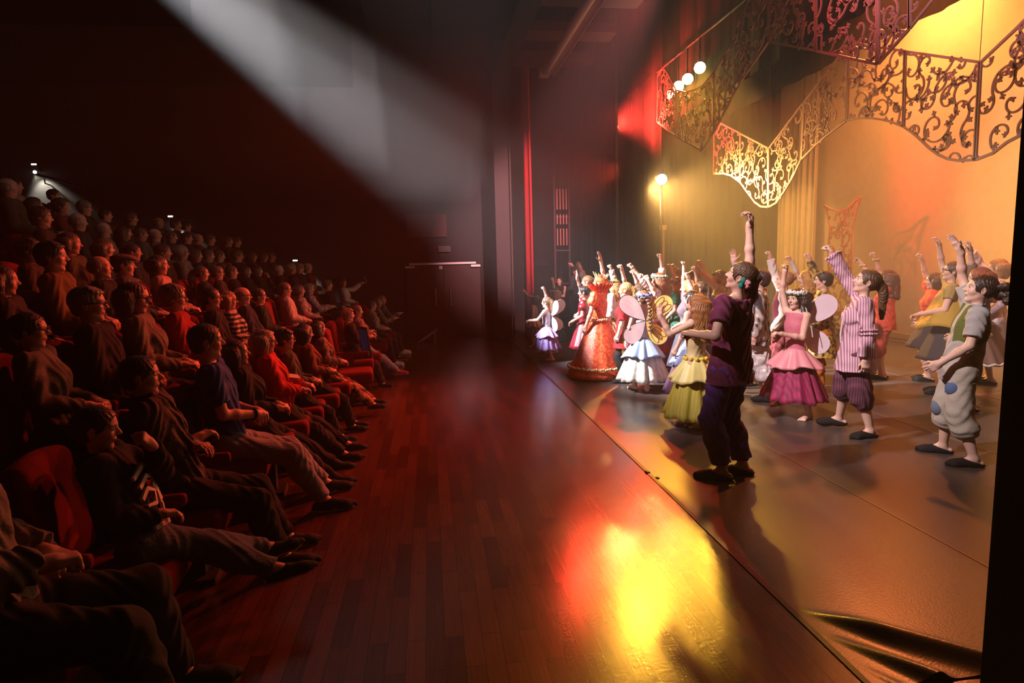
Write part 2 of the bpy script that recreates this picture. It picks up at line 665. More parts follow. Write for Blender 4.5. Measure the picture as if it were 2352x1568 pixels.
def skel(h=1.7, c=0.0, fem=0, g=1.0, lean=0, side=0, twist=0, head=(0, 0, 0), R=None, L=None, Rh=('relax',), Lh=('relax',),
         Rp=None, Lp=None, feet=None, sit=None, hipx=0.0, knees=None, hiproll=0.0):
    D = math.radians
    s = h / 1.7
    S = dict(h=h, s=s, g=g, fem=fem, c=c, sit=sit)
    hh = h * (.134 + .036 * c)
    S['hh'] = hh
    hipz0 = h * (.52 - .035 * c)
    shz = h - hh - .065 * s
    LT = shz - hipz0
    P = V(hipx, 0, hipz0 - .005) if sit is None else V(hipx, 0, sit + .10 * s)
    Rt = rz(D(twist)) @ ry(D(lean)) @ rx(D(side))
    u, f, l = Rt @ V(0, 0, 1), Rt @ V(1, 0, 0), Rt @ V(0, 1, 0)
    S.update(P=P, Rt=Rt, u=u, f=f, l=l, LT=LT)
    Rp_ = rz(D(twist * .4)) @ ry(D(lean * .4))
    S['Rpel'] = Rp_
    sw = h * (.107 - .006 * fem - .008 * c)
    S['sw'] = sw
    nb = P + u * (LT + .02 * s) - f * .01 * s
    S['nb'] = nb
    Hm = rz(D(twist + head[0])) @ ry(-D(head[1])) @ rx(D(head[2]))
    S['Hm'] = Hm
    up = nrm(u + Hm @ V(0, 0, 1) * .9 + V(0, 0, .4))
    S['Hc'] = nb + up * (hh * .5 + .045 * s) + Hm @ V(.06 * hh, 0, 0)
    ua, fa = h * .165, h * .148
    S['hand'] = h * .105
    Rb = rz(D(twist))
    for sd, v, pole, hd, sg in (('L', L, Lp, Lh, 1), ('R', R, Rp, Rh, -1)):
        sh = P + u * (LT - .015 * s) + l * sg * sw
        if v is None:
            v = (.10, sg * .16, -.96)
        v = Rb @ V(*v)
        if v[2] > .5:      # a raised arm carries its shoulder up
            sh = sh + u * .045 * s * min(1, v[2]) - l * sg * .015 * s
        if pole is None:
            pole = V(-.6, sg * .5, -.5) if v[2] < .4 else V(.1, sg * .8, -.3)
        el, wr = ik(sh, sh + v * (ua + fa), ua, fa, Rb @ V(*pole))
        S[sd + 's'], S[sd + 'e'], S[sd + 'w'] = sh, el, wr
        fd = nrm(wr - el)
        hdir = nrm(Rb @ V(*hd[1])) if len(hd) > 1 and hd[1] is not None else fd
        if len(hd) > 2 and hd[2] is not None:
            hn = Rb @ V(*hd[2])
        else:
            hn = (Rb @ V(1, 0, 0)) if fd[2] > .3 else (-l * sg if fd[2] < -.6 else V(0, 0, -1))
        hn = nrm(hn - np.dot(hn, hdir) * hdir)
        S[sd + 'h'] = (hd[0], hdir, hn)
    th = (hipz0 - .045 * h) * .515
    shn = (hipz0 - .045 * h) * .495
    if feet is None:
        feet = {'L': (0.0, .085 * s, 8), 'R': (0.0, -.085 * s, -8)} if sit is None else {'L': (.50 * s, .11 * s, 6), 'R': (.46 * s, -.11 * s, -6)}
    for sd, sg in (('L', 1), ('R', -1)):
        q = feet[sd]
        yaw = D(q[2]) if len(q) > 2 else 0
        lift = q[3] if len(q) > 3 else 0
        pit = D(q[4]) if len(q) > 4 else 0
        an = V(q[0], q[1], .045 * h + lift)
        hip = P + Rp_ @ V(0, sg * h * .052, -.01 * s)
        pole = rz(yaw * .6) @ V(1, sg * (.06 if sit is None else .18), .12 if sit is None else .9)
        if knees:
            pole = V(*knees[sd])
        kn, an = ik(hip, an, th, shn, pole)
        S[sd + 'hip'], S[sd + 'k'], S[sd + 'a'] = hip, kn, an
        S[sd + 'fd'] = rz(yaw) @ ry(-pit) @ V(1, 0, 0)
        S[sd + 'fl'] = h * .135
    return S


def p_torso(S, e=0.0, k=.05):
    s, g, P, u, f, LT, Rt = S['s'], S['g'], S['P'], S['u'], S['f'], S['LT'], S['Rt']
    fem = S['fem']
    o = [E_(P + V(0, 0, .015) * s, V(.098 * g + e, (.142 + .01 * fem) * g + e, .105 + e) * V(s, s, s) + 0, S['Rpel'].T, k),
         E_(P + u * LT * .36 + f * .004, V(.090 * g * s + e, (.118 - .006 * fem) * g * s + e, .15 * s + e), Rt.T, k),
         E_(P + u * LT * .70, V(.104 * g * s + e, .146 * (g * .5 + .5) * s + e, .165 * s + e), Rt.T, k),
         C(S['Ls'] - S['l'] * .03 * s, S['Rs'] + S['l'] * .03 * s, .052 * s + e, .052 * s + e, k)]
    if fem and S['c'] < .5:
        for sg in (1, -1):
            o.append(E_(P + u * LT * .68 + f * .085 * s + S['l'] * sg * .065 * s, V(.05, .058, .062) * s + e, Rt.T, k))
    if g > 1.1:
        o.append(E_(P + u * LT * .30 + f * .05 * g * s, V(.10, .12, .14) * g * s + e, Rt.T, k))
    return o


def p_arm(S, sd, e=0.0, upto=2.0, e2=None, k=.03, cap=False):
    """upto: 1 is the elbow, 2 the wrist"""
    s, g = S['s'], .6 + .4 * S['g']
    a, b, w_ = S[sd + 's'], S[sd + 'e'], S[sd + 'w']
    e2 = e if e2 is None else e2
    r0, r1, r2 = .049 * s * g, .037 * s * g, .025 * s
    o = []
    if upto <= 1:
        en = a + (b - a) * upto
        o.append(C(a, en, r0 + e, r0 + (r1 - r0) * upto + e2, k, cap))
    else:
        t = upto - 1
        em = e + (e2 - e) * .5
        o.append(C(a, b, r0 + e, r1 * .93 + em, k))
        m = b + (w_ - b) * min(.35, t)
        o.append(C(b, m, r1 * .93 + em, r1 * .97 + em, k * .6))
        if t > .35:
            en = b + (w_ - b) * t
            o.append(C(m, en, r1 * .97 + em, r1 + (r2 - r1) * t + e2, k * .6, cap))
    return o


def p_leg(S, sd, e=0.0, upto=2.0, e2=None, k=.03, cap=False, ek=None):
    s, g = S['s'], .7 + .3 * S['g']
    a, b, w_ = S[sd + 'hip'], S[sd + 'k'], S[sd + 'a']
    e2 = e if e2 is None else e2
    r0, r1, rc, r2 = .083 * s * g, .053 * s * g, .055 * s * g, .034 * s
    ek = (e + e2) / 2 if ek is None else ek
    o = []
    if upto <= 1:
        o.append(C(a, a + (b - a) * upto, r0 + e, r0 + (r1 - r0) * upto + e2, k, cap))
        return o
    o.append(C(a, b, r0 + e, r1 + ek, k))
    t = upto - 1
    bk = -nrm(np.cross(np.cross(w_ - b, S[sd + 'fd']), w_ - b)) * .014 * s
    m = b + (w_ - b) * min(.32, t) + bk
    o.append(C(b, m, r1 + ek, rc + ek, k))
    if t > .32:
        en = b + (w_ - b) * t + bk * (1 - t)
        q = (t - .32) / .68
        o.append(C(m, en, rc + ek, rc + (r2 - rc) * q + e2, k, cap))
    return o


def p_foot(S, sd, e=0.0, toes=True):
    s, a, d = S['s'], S[sd + 'a'], S[sd + 'fd']
    fl = S[sd + 'fl']
    up = nrm(np.cross(d, np.cross(V(0, 0, 1), d)))
    lat = np.cross(up, d)
    base = a - up * (.045 * S['h'])
    rh = .030 * s
    heel = base - d * .05 * s + up * rh
    ball = base + d * fl * .62 + up * .024 * s
    o = [C(heel, base + d * .02 + up * .034 * s, rh + e, .032 * s + e, .02),
         C(a - up * .005, base + d * fl * .5 + up * .032 * s, .034 * s + e, .027 * s + e, .03),
         C(base + up * .026 * s, ball, .027 * s + e, .024 * s + e, .02)]
    sg = 1 if sd == 'L' else -1
    for i in range(2):
        o.append(C(base + d * fl * .45 + lat * sg * (.012 - .03 * i) * s + up * .022 * s,
                   base + d * fl * (.72 - .06 * (i == 0)) + lat * sg * (.03 - .058 * i) * s + up * .02 * s, .02 * s + e, .018 * s + e, .02))
    if toes:
        for i in range(5):
            q = (i - 2) / 2.0
            r = .0125 * s if i == 4 else .0088 * s
            b0 = base + d * fl * (.68) - lat * sg * (-.038 + .019 * i) * s + up * .014 * s
            b1 = base + d * fl * (.80 + .075 * q - (.03 if i == 4 else 0)) - lat * sg * (-.038 + .019 * i) * s + up * .011 * s
            o.append(C(b0, b1, r + e, r * .95 + e, .008))
    else:
        o.append(C(ball, base + d * fl * .86 + up * .02 * s, .026 * s + e, .017 * s + e, .03))
    return o


def p_hand(S, sd):
    pose, d, n = S[sd + 'h']
    w_ = S[sd + 'w']
    H = S['hand']
    t = np.cross(d, n) * (1 if sd == 'R' else -1)   # the thumb's side
    o = [C(w_ - d * .02, w_ + d * .12 * H, .024 * S['s'], .030 * S['s'], .02),
         B_(w_ + d * .30 * H, V(.17 * H, .15 * H, .035 * H), .06 * H, np.stack([d, t, n]), .015)]
    curl = {'open': (8, 10, 8), 'relax': (28, 32, 22), 'fist': (78, 92, 60), 'limp': (35, 45, 30), 'snap': (45, 55, 40), 'spread': (6, 8, 6)}[pose]
    r = .048 * H
    for i in range(4):
        ln = (.44, .49, .46, .36)[i] * H
        off = (.165 - .11 * i) * H
        fan = (.10 - .07 * i) * (2.2 if pose == 'spread' else 1.0)
        p = w_ + d * (.52 - .02 * abs(i - 1)) * H + t * off
        ang = 0
        extra = (6 * i if pose in ('limp', 'relax') else (-40 if pose == 'snap' and i > 1 else 0))
        for j, fr in enumerate((.45, .31, .24)):
            ang += math.radians(curl[j] + extra * (j == 0))
            dd = nrm(d * math.cos(ang) + n * math.sin(ang) + t * fan * math.cos(ang))
            q = p + dd * ln * fr
            o.append(C(p, q, r * (1 - .08 * j), r * (.94 - .08 * j), .006))
            p = q
    p = w_ + d * .16 * H + t * .15 * H + n * .02 * H
    if pose in ('fist', 'snap'):
        ds = [nrm(d * .75 + t * .35 + n * .55), nrm(d * .55 - t * .45 + n * .5)]
    elif pose in ('open', 'spread'):
        ds = [nrm(d * .6 + t * .8 + n * .15), nrm(d * .75 + t * .6 + n * .1)]
    else:
        ds = [nrm(d * .75 + t * .5 + n * .4), nrm(d * .9 + t * .05 + n * .35)]
    for j, dd in enumerate(ds):
        q = p + dd * (.30, .25)[j] * H
        o.append(C(p, q, (.062, .05)[j] * H, (.05, .042)[j] * H, .01))
        p = q
    return o


def p_head(S):
    Hc, M, hh, c = S['Hc'], S['Hm'], S['hh'], S['c']
    fy = max(S['fem'], c)

    def T(x, y, z):
        return Hc + M @ (V(x, y, z) * hh)
    R = M.T
    k = .08 * hh
    o = [E_(T(-.05, 0, .12), V(.44, .34, .385) * hh, R, k),
         E_(T(.09, 0, -.14), V(.275, .238 - .025 * fy, .345) * hh, R, k),
         C(T(.255, .03, -.42), T(.255, -.03, -.42), (.08 - .015 * fy) * hh, None, .06 * hh),
         C(T(.05, .175 - .03 * fy, -.26), T(.20, .09, -.37), .075 * hh, .06 * hh, k),
         C(T(.05, -.175 + .03 * fy, -.26), T(.20, -.09, -.37), .075 * hh, .06 * hh, k)]
    for sg in (1, -1):
        o.append(E_(T(.22, sg * .165, -.10), V(.12, .10, .12) * hh, R, k))
        o.append(E_(T(.425, sg * .15, .03), V(.09, .10, .075) * hh, R, .05 * hh, -1))
        o.append(C(T(.345, sg * .06, .105), T(.30, sg * .22, .115), .04 * hh, .03 * hh, .05 * hh))
        o.append(C(T(.335, sg * .09, .065), T(.30, sg * .20, .06), .022 * hh, .018 * hh, .02 * hh))
        ear = rz(sg * .35)
        o.append(E_(T(-.06, sg * .345, -.02), V(.095, .035, .15) * hh, (M @ ear).T, .03 * hh))
        o.append(E_(T(-.035, sg * .385, 0), V(.05, .03, .085) * hh, (M @ ear).T, .02 * hh, -1))
    o += [C(T(.355, 0, .07), T(.455 - .02 * c, 0, -.09), .03 * hh, .048 * hh, .05 * hh),
          C(T(.40, .04, -.105), T(.40, -.04, -.105), .04 * hh, None, .03 * hh),
          C(T(.335, .075, -.225), T(.335, -.075, -.225), .035 * hh, None, .03 * hh),
          C(T(.350, .05, -.212), T(.350, -.05, -.212), .026 * hh, None, .012 * hh),
          C(T(.342, .04, -.258), T(.342, -.04, -.258), .028 * hh, None, .012 * hh)]
    nb, s = S['nb'], S['s']
    o.append(C(nb - S['u'] * .03 * s, Hc + M @ (V(-.07, 0, -.22) * hh), .050 * s * (1 - .17 * fy), .046 * s * (1 - .17 * fy), .03))
    return o


def body_mesh(S, h, bare=True, fine_hands=True):
    ops = p_torso(S)
    for sd in 'LR':
        ops += p_arm(S, sd) + p_leg(S, sd) + p_foot(S, sd, toes=bare)
    ops += p_head(S)
    for sd in 'LR':
        ops += p_hand(S, sd)
    v, f = solid(ops, h)
    me = mk_mesh('person_body', v, f)
    # lips and brows are coloured on the face
    q = (v[f].mean(1) - S['Hc']) @ S['Hm'] / S['hh']
    idx = np.zeros(len(f), np.int32)
    idx[(q[:, 0] > .30) & (np.abs(q[:, 1]) < .095) & (q[:, 2] > -.285) & (q[:, 2] < -.185)] = 1
    ay = np.abs(q[:, 1])
    idx[(q[:, 0] > .24) & (ay > .055) & (ay < .23) & (q[:, 2] > .105) & (q[:, 2] < (.135 if S['fem'] or S['c'] else .15))] = 2
    me.polygons.foreach_set('material_index', idx)
    return me


def eye_obj(S, sg, par):
    hh = S['hh']
    v, f = [], []
    n, m = 12, 8
    for i in range(m + 1):
        th = PI * i / m
        for k in range(n):
            ph = 2 * PI * k / n
            v.append((math.cos(th), math.sin(th) * math.cos(ph), math.sin(th) * math.sin(ph)))
    for i in range(m):
        for k in range(n):
            f.append((i * n + k, (i + 1) * n + k, (i + 1) * n + (k + 1) % n, i * n + (k + 1) % n))
    vv = np.array(v) * .062 * hh @ S['Hm'].T + (S['Hc'] + S['Hm'] @ (V(.292, sg * .145, .03) * hh))
    me = mk_mesh('eye', vv, f)
    me.polygons.foreach_set('material_index', np.array([1 if i // n < 2 else 0 for i in range(len(f))], np.int32))
    add_obj('eye', me, [plain((.75, .72, .68), .25), plain((.05, .03, .02), .15)], par)


def folds(A, ph=0.0, fx=26, fz=10):
    def fn(x, y, z):
        return A * (np.sin(fx * (x + y) + 4 * np.sin(fz * z + ph)) * np.sin(fz * 1.3 * z + 6 * np.sin(7 * y + ph)) + .6 * np.sin(55 * z + 9 * np.sin(11 * x + 13 * y + ph)))
    return NZ(fn)


def top_mesh(S, h, sleeve=2.0, e=.016, hem=-.06, flare=0.0, fold=.004, neck=.02, cuff=None, puff=0.0, collar=0.0, bell=0.0, seed=0.0, long=0.0):
    s, P, u = S['s'], S['P'], S['u']
    ops = p_torso(S, e * s)
    if flare or long:
        w_ = P + u * S['LT'] * .40
        b = P - V(0, 0, 1) * (abs(hem) + .02) * s
        for sg in (1, -1):
            ops.append(C(w_ + S['l'] * .035 * sg * s, b + S['l'] * .05 * sg * s, .085 * s * S['g'] + e, (.085 * S['g'] + flare) * s + e, .05))
    if S['sit'] is None or hem > 0:
        ops.append(PL(P + V(0, 0, hem * s), V(0, 0, -1)))
    ops.append(PL(S['nb'] + u * neck * s, nrm(u + S['f'] * -.35)))
    if collar:
        nb = S['nb']
        ops.append(C(nb - u * .02, nb + u * collar * s + S['f'] * .01, .066 * s, .062 * s, .02, True))
    for sd in 'LR':
        if sleeve > 0:
            if puff:
                m = S[sd + 's'] + (S[sd + 'e'] - S[sd + 's']) * .35
                ops.append(E_(m, V(1, 1, 1) * (.055 * s + puff), None, .03))
            ops += p_arm(S, sd, e * s, sleeve, (e if cuff is None else cuff) * s, .03, True)
            if bell:
                a = S[sd + 'e'] + (S[sd + 'w'] - S[sd + 'e']) * .1
                b = S[sd + 'e'] + (S[sd + 'w'] - S[sd + 'e']) * .95
                ops.append(C(a, b, .045 * s, .045 * s + bell, .02, True))
        else:
            ops.append(E_(S[sd + 's'], V(1, 1, 1) * (.052 * s), None, .02, -1))
    if fold:
        ops.append(folds(fold, seed))
    v, f = solid(ops, h)
    return mk_mesh('top', v, f)


def legs_mesh(S, h, upto=1.93, e=.016, e2=.022, ek=None, fold=.004, rise=.09, puff=0.0, seed=1.0, skirtlike=0.0):
    s, P = S['s'], S['P']
    ops = [E_(P + V(0, 0, .005), V(.100 * S['g'], .148 * S['g'], .10) * s + e, S['Rpel'].T, .05)]
    for sd in 'LR':
        ops += p_leg(S, sd, e, upto, e2, .05, True, ek)
        if puff:
            t = upto - 1
            a, b = S[sd + 'k'], S[sd + 'a']
            c_ = S[sd + 'hip'] * .25 + a * .75
            ops.append(E_(c_, V(.085, .085, .13) * s + puff, None, .05))
            q = a + (b - a) * max(t - .10, 0)
            ops.append(E_(q, V(.07, .07, .06) * s + puff * .7, None, .05))
    if S['sit'] is None:
        ops.append(PL(P + V(0, 0, rise * s), V(0, 0, 1)))
    if fold:
        ops.append(folds(fold, seed, 22, 14))
    v, f = solid(ops, h)
    return mk_mesh('trousers', v, f)


def shoe_objs(S, h, mat, par, kind='slipper', sole=None, name='shoe'):
    for sd in 'LR':
        s = S['s']
        ops = p_foot(S, sd, .010 * s, toes=False)
        base = S[sd + 'a'] - V(0, 0, .045 * S['h'])
        d = S[sd + 'fd']
        top = {'slipper': .052, 'sneaker': .085, 'boot': .2}[kind] * s
        if kind == 'boot':
            ops.append(C(S[sd + 'a'], S[sd + 'a'] + nrm(S[sd + 'k'] - S[sd + 'a']) * .12 * s, .048 * s, .052 * s, .03, True))
        up = nrm(np.cross(d, np.cross(V(0, 0, 1), d)))
        ops.append(PL(base + up * top, nrm(up - d * (.30 if kind == 'slipper' else .15))))
        if kind != 'slipper':
            ops.append(PL(base + up * .012, -up))
        v, f = solid(ops, h)
        o = add_obj(name, mk_mesh('shoe', v, f), mat, par)
        if kind != 'slipper' and sole is not None:
            ops = [C(base - d * .055 * s + up * .018, base + d * .2 * s * (S['h'] / 1.7) ** 0 * .85 + up * .018, .040 * s, .042 * s, .02),
                   PL(base + up * .026 * s, up), PL(base - up * .002, -up)]
            v, f = solid(ops, h)
            add_obj('sole', mk_mesh('sole', v, f), sole, o)


def hair_mesh(S, h, style='short', seed=0, length=.3, vol=0.0):
    rnd = random.Random(seed)
    Hc, M, hh, s = S['Hc'], S['Hm'], S['hh'], S['s']
    R = M.T

    def T(x, y, z):
        return Hc + M @ (V(x, y, z) * hh)
    face = [E_(T(.46, 0, -.20), V(.42, .44, .53) * hh, R, .04 * hh, -1)]
    dn = V(0, 0, -1)
    if style == 'bald':
        ops = [E_(T(-.08, 0, .06), V(.435, .375, .36) * hh, R, .05 * hh), E_(T(.10, 0, .42), V(.52, .29, .42) * hh, R, .04 * hh, -1),
               E_(T(.50, 0, -.15), V(.46, .6, .9) * hh, R, .04 * hh, -1), E_(T(0, 0, -.62), V(1, 1, .42) * hh, R, .03 * hh, -1)]
    else:
        ops = [E_(T(-.075, 0, .125), V(.475 + vol, .39 + vol, .43 + vol) * hh, R, .06 * hh)]
        if style in ('crop', 'short'):
            q = .0 if style == 'crop' else .012
            ops = [E_(T(-.06, 0, .155), V(.468 + vol + q, .370 + vol + q, .395 + vol + q) * hh, R, .06 * hh), E_(T(-.20, 0, -.06), V(.295, .315, .28) * hh, R, .06 * hh)]
        if style in ('short', 'crop'):
            if style == 'short':
                for i in range(9):
                    a = -1.2 + i * .3
                    ops.append(C(T(.05, .25 * math.sin(a), .45), T(.36 * math.cos(a * .8), .30 * math.sin(a), .34), .07 * hh, .04 * hh, .05 * hh))
            ops += face
            ops.append(E_(T(.30, 0, -.36), V(.36, .7, .42) * hh, R, .04 * hh, -1))
            ops.append(E_(T(0, 0, -.72), V(1, 1, .40) * hh, R, .03 * hh, -1))
        else:
            if style in ('bun', 'pony', 'braid', 'messybun'):
                ops += face
                ops.append(E_(T(.16, 0, -.52), V(.5, .7, .48) * hh, R, .04 * hh, -1))
                ops.append(E_(T(-.06, .40, -.03), V(.12, .06, .17) * hh, R, .02 * hh, -1))
                ops.append(E_(T(-.06, -.40, -.03), V(.12, .06, .17) * hh, R, .02 * hh, -1))
            else:
                ops += [E_(T(.48, 0, -.20), V(.42, .36, .56) * hh, R, .04 * hh, -1)]
            if style == 'bun':
                ops.append(E_(T(-.50, 0, .18), V(.15, .16, .16) * hh, R, .04 * hh))
            if style == 'messybun':
                for i in range(16):
                    ops.append(E_(T(-.46 - rnd.random() * .45, rnd.uniform(-.3, .3), .08 + rnd.uniform(-.28, .25)), V(.16, .15, .13) * hh, R, .03 * hh))
            if style in ('pony', 'braid'):
                p = T(-.50, 0, .08)
                ops.append(E_(p, V(.09, .09, .09) * hh, R, .05 * hh))
                n = 9
                for i in range(n):
                    q = p + nrm(M @ V(-.5 + .55 * min(1, i / 3), 0, 0) * .8 + dn * (.4 + min(1, i / 3))) * length / n + V(0, rnd.uniform(-.006, .006), 0)
                    if style == 'braid':
                        ops.append(E_((p + q) / 2, V(.030, .030, .022) * (s + .2), None, .008))
                    else:
                        r0, r1 = .042 * (1 - .6 * i / n), .042 * (1 - .6 * (i + 1) / n)
                        ops.append(C(p, q, r0, r1, .02))
                    p = q
            if style in ('long', 'bob', 'curly', 'wavy'):
                n = 15
                for i in range(n):
                    a = math.radians(90 + 180 * i / (n - 1))
                    p = T(-.08 + .40 * math.cos(a), .355 * math.sin(a), .08)
                    out = M @ V(math.cos(a), math.sin(a), 0) * V(1, 1, 0)
                    L = length * (.85 + .3 * rnd.random()) * (1.0 if style != 'bob' else 1.0)
                    seg = 5
                    for j in range(seg):
                        wv = rnd.uniform(-1, 1) * (.22 if style in ('wavy', 'curly') else .06)
                        q = p + nrm(dn + out * (.28 if j == 0 else (-.10 if style != 'curly' else .12)) + V(-out[1], out[0], 0) * wv) * L / seg
                        r = .036 + (.010 if style == 'curly' else 0)
                        ops.append(C(p, q, r * (1 - .08 * j), r * (1 - .1 * (j + 1)), .012 if style in ('curly', 'wavy') else .02))
                        if style == 'curly':
                            ops.append(E_(q + V(rnd.uniform(-1, 1), rnd.uniform(-1, 1), 0) * .02, V(1, 1, 1) * rnd.uniform(.022, .034), None, .008))
                        p = q
    fr = 46.0 / hh * .22

    def groove(x, y, z):
        q = (np.stack([x - Hc[0], y - Hc[1], z - Hc[2]], -1)) @ M
        a = np.arctan2(q[..., 1], q[..., 0] + .3 * hh)
        return (.0010 if style in ('crop', 'bald') else .0026) * np.sin(a * 34 + 9 * np.sin(z * 22)) + .0015 * np.sin(a * 71 + z * 30)
    ops.append(NZ(groove))
    v, f = solid(ops, h)
    return mk_mesh('hair', v, f)


def glasses_obj(S, par, mat, r=.085):
    mb = MB()
    hh, Hc, M = S['hh'], S['Hc'], S['Hm']

    def T(x, y, z):
        return Hc + M @ (V(x, y, z) * hh)
    for sg in (1, -1):
        mb.tube([T(.44 - .03 * abs(math.cos(a)), sg * .155 + .105 * math.cos(a), .02 + .085 * math.sin(a)) for a in [2 * PI * i / 16 for i in range(16)]], .013 * hh, 6, True)
        mb.tube([T(.41, sg * .26, .05), T(.2, sg * .355, .05), T(-.06, sg * .385, .045)], .016 * hh, 6)
    mb.tube([T(.44, .05, .03), T(.46, 0, .045), T(.44, -.05, .03)], .013 * hh, 6)
    return mb.build('glasses', mat, par, True)


def lathe_skirt(c0, r0, z1, r1, n=72, rings=10, pleat=.05, npl=14, ex=1.0, ey=1.15, seed=0, sway=(0, 0), curve=1.0, th=.004, jag=0.0):
    """skirt hung from the waist c0 (radius r0) to a hem at height z1 (radius r1)"""
    rnd = random.Random(seed)
    ph = [rnd.uniform(0, 6.28) for _ in range(4)]
    v = []
    for side in (0, 1):
        for i in range(rings + 1):
            t = i / rings
            for k in range(n):
                a = 2 * PI * k / n
                pl = pleat * t ** .8 * (math.sin(npl * a + ph[0] + .8 * math.sin(3 * a + ph[1])) * .6 + math.sin(npl * 1.7 * a + ph[2]) * .25 + .3 * math.sin(3 * a + ph[3]))
                r = r0 + (r1 - r0) * t ** curve + pl * r1
                r -= side * th
                z = c0[2] + (z1 - c0[2]) * t + jag * t * math.sin(npl * a * .5 + ph[1])
                v.append((c0[0] + r * ex * math.cos(a) + sway[0] * t, c0[1] + r * ey * math.sin(a) + sway[1] * t, z))
    f = []
    N = (rings + 1) * n
    for i in range(rings):
        for k in range(n):
            k2 = (k + 1) % n
            a, b, c_, d = i * n + k, i * n + k2, (i + 1) * n + k2, (i + 1) * n + k
            f.append((a, d, c_, b))
            f.append((N + a, N + b, N + c_, N + d))
    for k in range(n):
        k2 = (k + 1) % n
        f.append((k, k2, N + k2, N + k))
        b = rings * n
        f.append((b + k2, b + k, N + b + k, N + b + k2))
    return mk_mesh('skirt', v, f)


def wings(S, par, m1, m2, vein, scale=1.0, open_=(60, 60), vis=True):
    """two upper and two lower lobes on the back, thin sheet with wire veins"""
    s = S['s']
    base = S['P'] + S['u'] * S['LT'] * .72 - S['f'] * .125 * s
    for sg, mt, op in ((1, m1, open_[0]), (-1, m2, open_[1])):
        for up_ in (1, 0):
            ang = math.radians(op)
            side = S['l'] * sg * math.sin(ang) - S['f'] * math.cos(ang)
            ax = nrm(side * (.75 if up_ else .62) + V(0, 0, 1) * (.72 if up_ else -.70))
            nn = nrm(np.cross(side, V(0, 0, 1)))
            bx = np.cross(nn, ax)
            Ln, W = (.40, .115) if up_ else (.34, .11)
            Ln, W = Ln * scale * s * 1.25, W * scale * s * 1.25
            out = []
            for i in range(28):
                a = 2 * PI * i / 28
                x = .5 - .5 * math.cos(a)
                y = math.sin(a) * (x ** .55) * W * 1.25
                out.append(base + ax * (x * Ln) + bx * y)
            mb = MB()
            mb.prism([p - nn * .002 for p in out], None, nn * .004)
            wo = mb.build('wing', mt, par, False)
            vb = MB()
            vb.tube(out, .0035 * s + .0012, 6, True)
            if vein is not None:
                for q in (-.55, 0, .55):
                    loop = []
                    for i in range(15):
                        a = 2 * PI * i / 15
                        x = .62 + .24 * math.cos(a)
                        loop.append(base + ax * x * Ln + bx * (q * W * x * 1.1 + W * .28 * math.sin(a)) + nn * .003)
                    vb.tube(loop, .0035 * s + .0008, 5, True)
                vb.build('wing_vein', vein, wo)
            else:
                vb.build('wing_vein', mt, wo)


def flower_crown(S, par, mats, seed=0, r=.036, n=14, full=True, tilt=0):
    rnd = random.Random(seed)
    hh, Hc, M = S['hh'], S['Hc'], S['Hm']
    mb = MB()
    for i in range(n):
        a = 2 * PI * i / n
        p = Hc + M @ (V(-.06 + .45 * math.cos(a), .40 * math.sin(a), .30 + .05 * math.cos(a) + rnd.uniform(-.03, .03)) * hh)
        R = r * rnd.uniform(.75, 1.1) * (S['s'] * .5 + .4)
        out = nrm(M @ V(math.cos(a), math.sin(a), .4))
        t1 = nrm(np.cross(out, V(0, 0, 1)))
        t2 = np.cross(out, t1)
        for k in range(5):
            b = 2 * PI * k / 5
            mb.ball(p + (t1 * math.cos(b) + t2 * math.sin(b)) * R * .6, R * .55, 6)
        mb.ball(p + out * R * .4, R * .4, 6)
    o = mb.build('flower_crown', mats[0], par, True)
    if len(mats) > 1:
        lb = MB()
        for i in range(n):
            a = 2 * PI * (i + .5) / n
            p = Hc + M @ (V(-.06 + .45 * math.cos(a), .40 * math.sin(a), .27 + rnd.uniform(-.06, .06)) * hh)
            lb.ball(p, r * .8, 6, (1, 1, .45))
        lb.build('leaf', mats[1], o, True)
    return o


def person(label, loc, yaw, h=1.5, res=.007, tone=(.62, .36, .26), hair=None, haircol=(.05, .025, .012), shoes=None, bare=True,
           cat='person', group=None, eyes=True, glasses=None, name='person', browcol=None, hv=0.0, hlen=.3, hseed=0, **pose):
    S = skel(h=h, **pose)
    b = add_obj(name, body_mesh(S, res, bare), [skin(tone), plain((tone[0] * .8, tone[1] * .5, tone[2] * .5), .45), hairm(browcol or haircol)], None, loc, yaw)
    tag(b, label, cat, group)
    if hair:
        add_obj('hair', hair_mesh(S, res, hair, hseed, hlen, hv), hairm(haircol), b)
    if eyes:
        eye_obj(S, 1, b)
        eye_obj(S, -1, b)
    if shoes:
        shoe_objs(S, res * .8, shoes[1], b, shoes[0], shoes[2] if len(shoes) > 2 else None)
    if glasses:
        glasses_obj(S, b, glasses)
    return b, S


def wear(b, name, me, mat, S=None):
    return add_obj(name, me, mat, b)


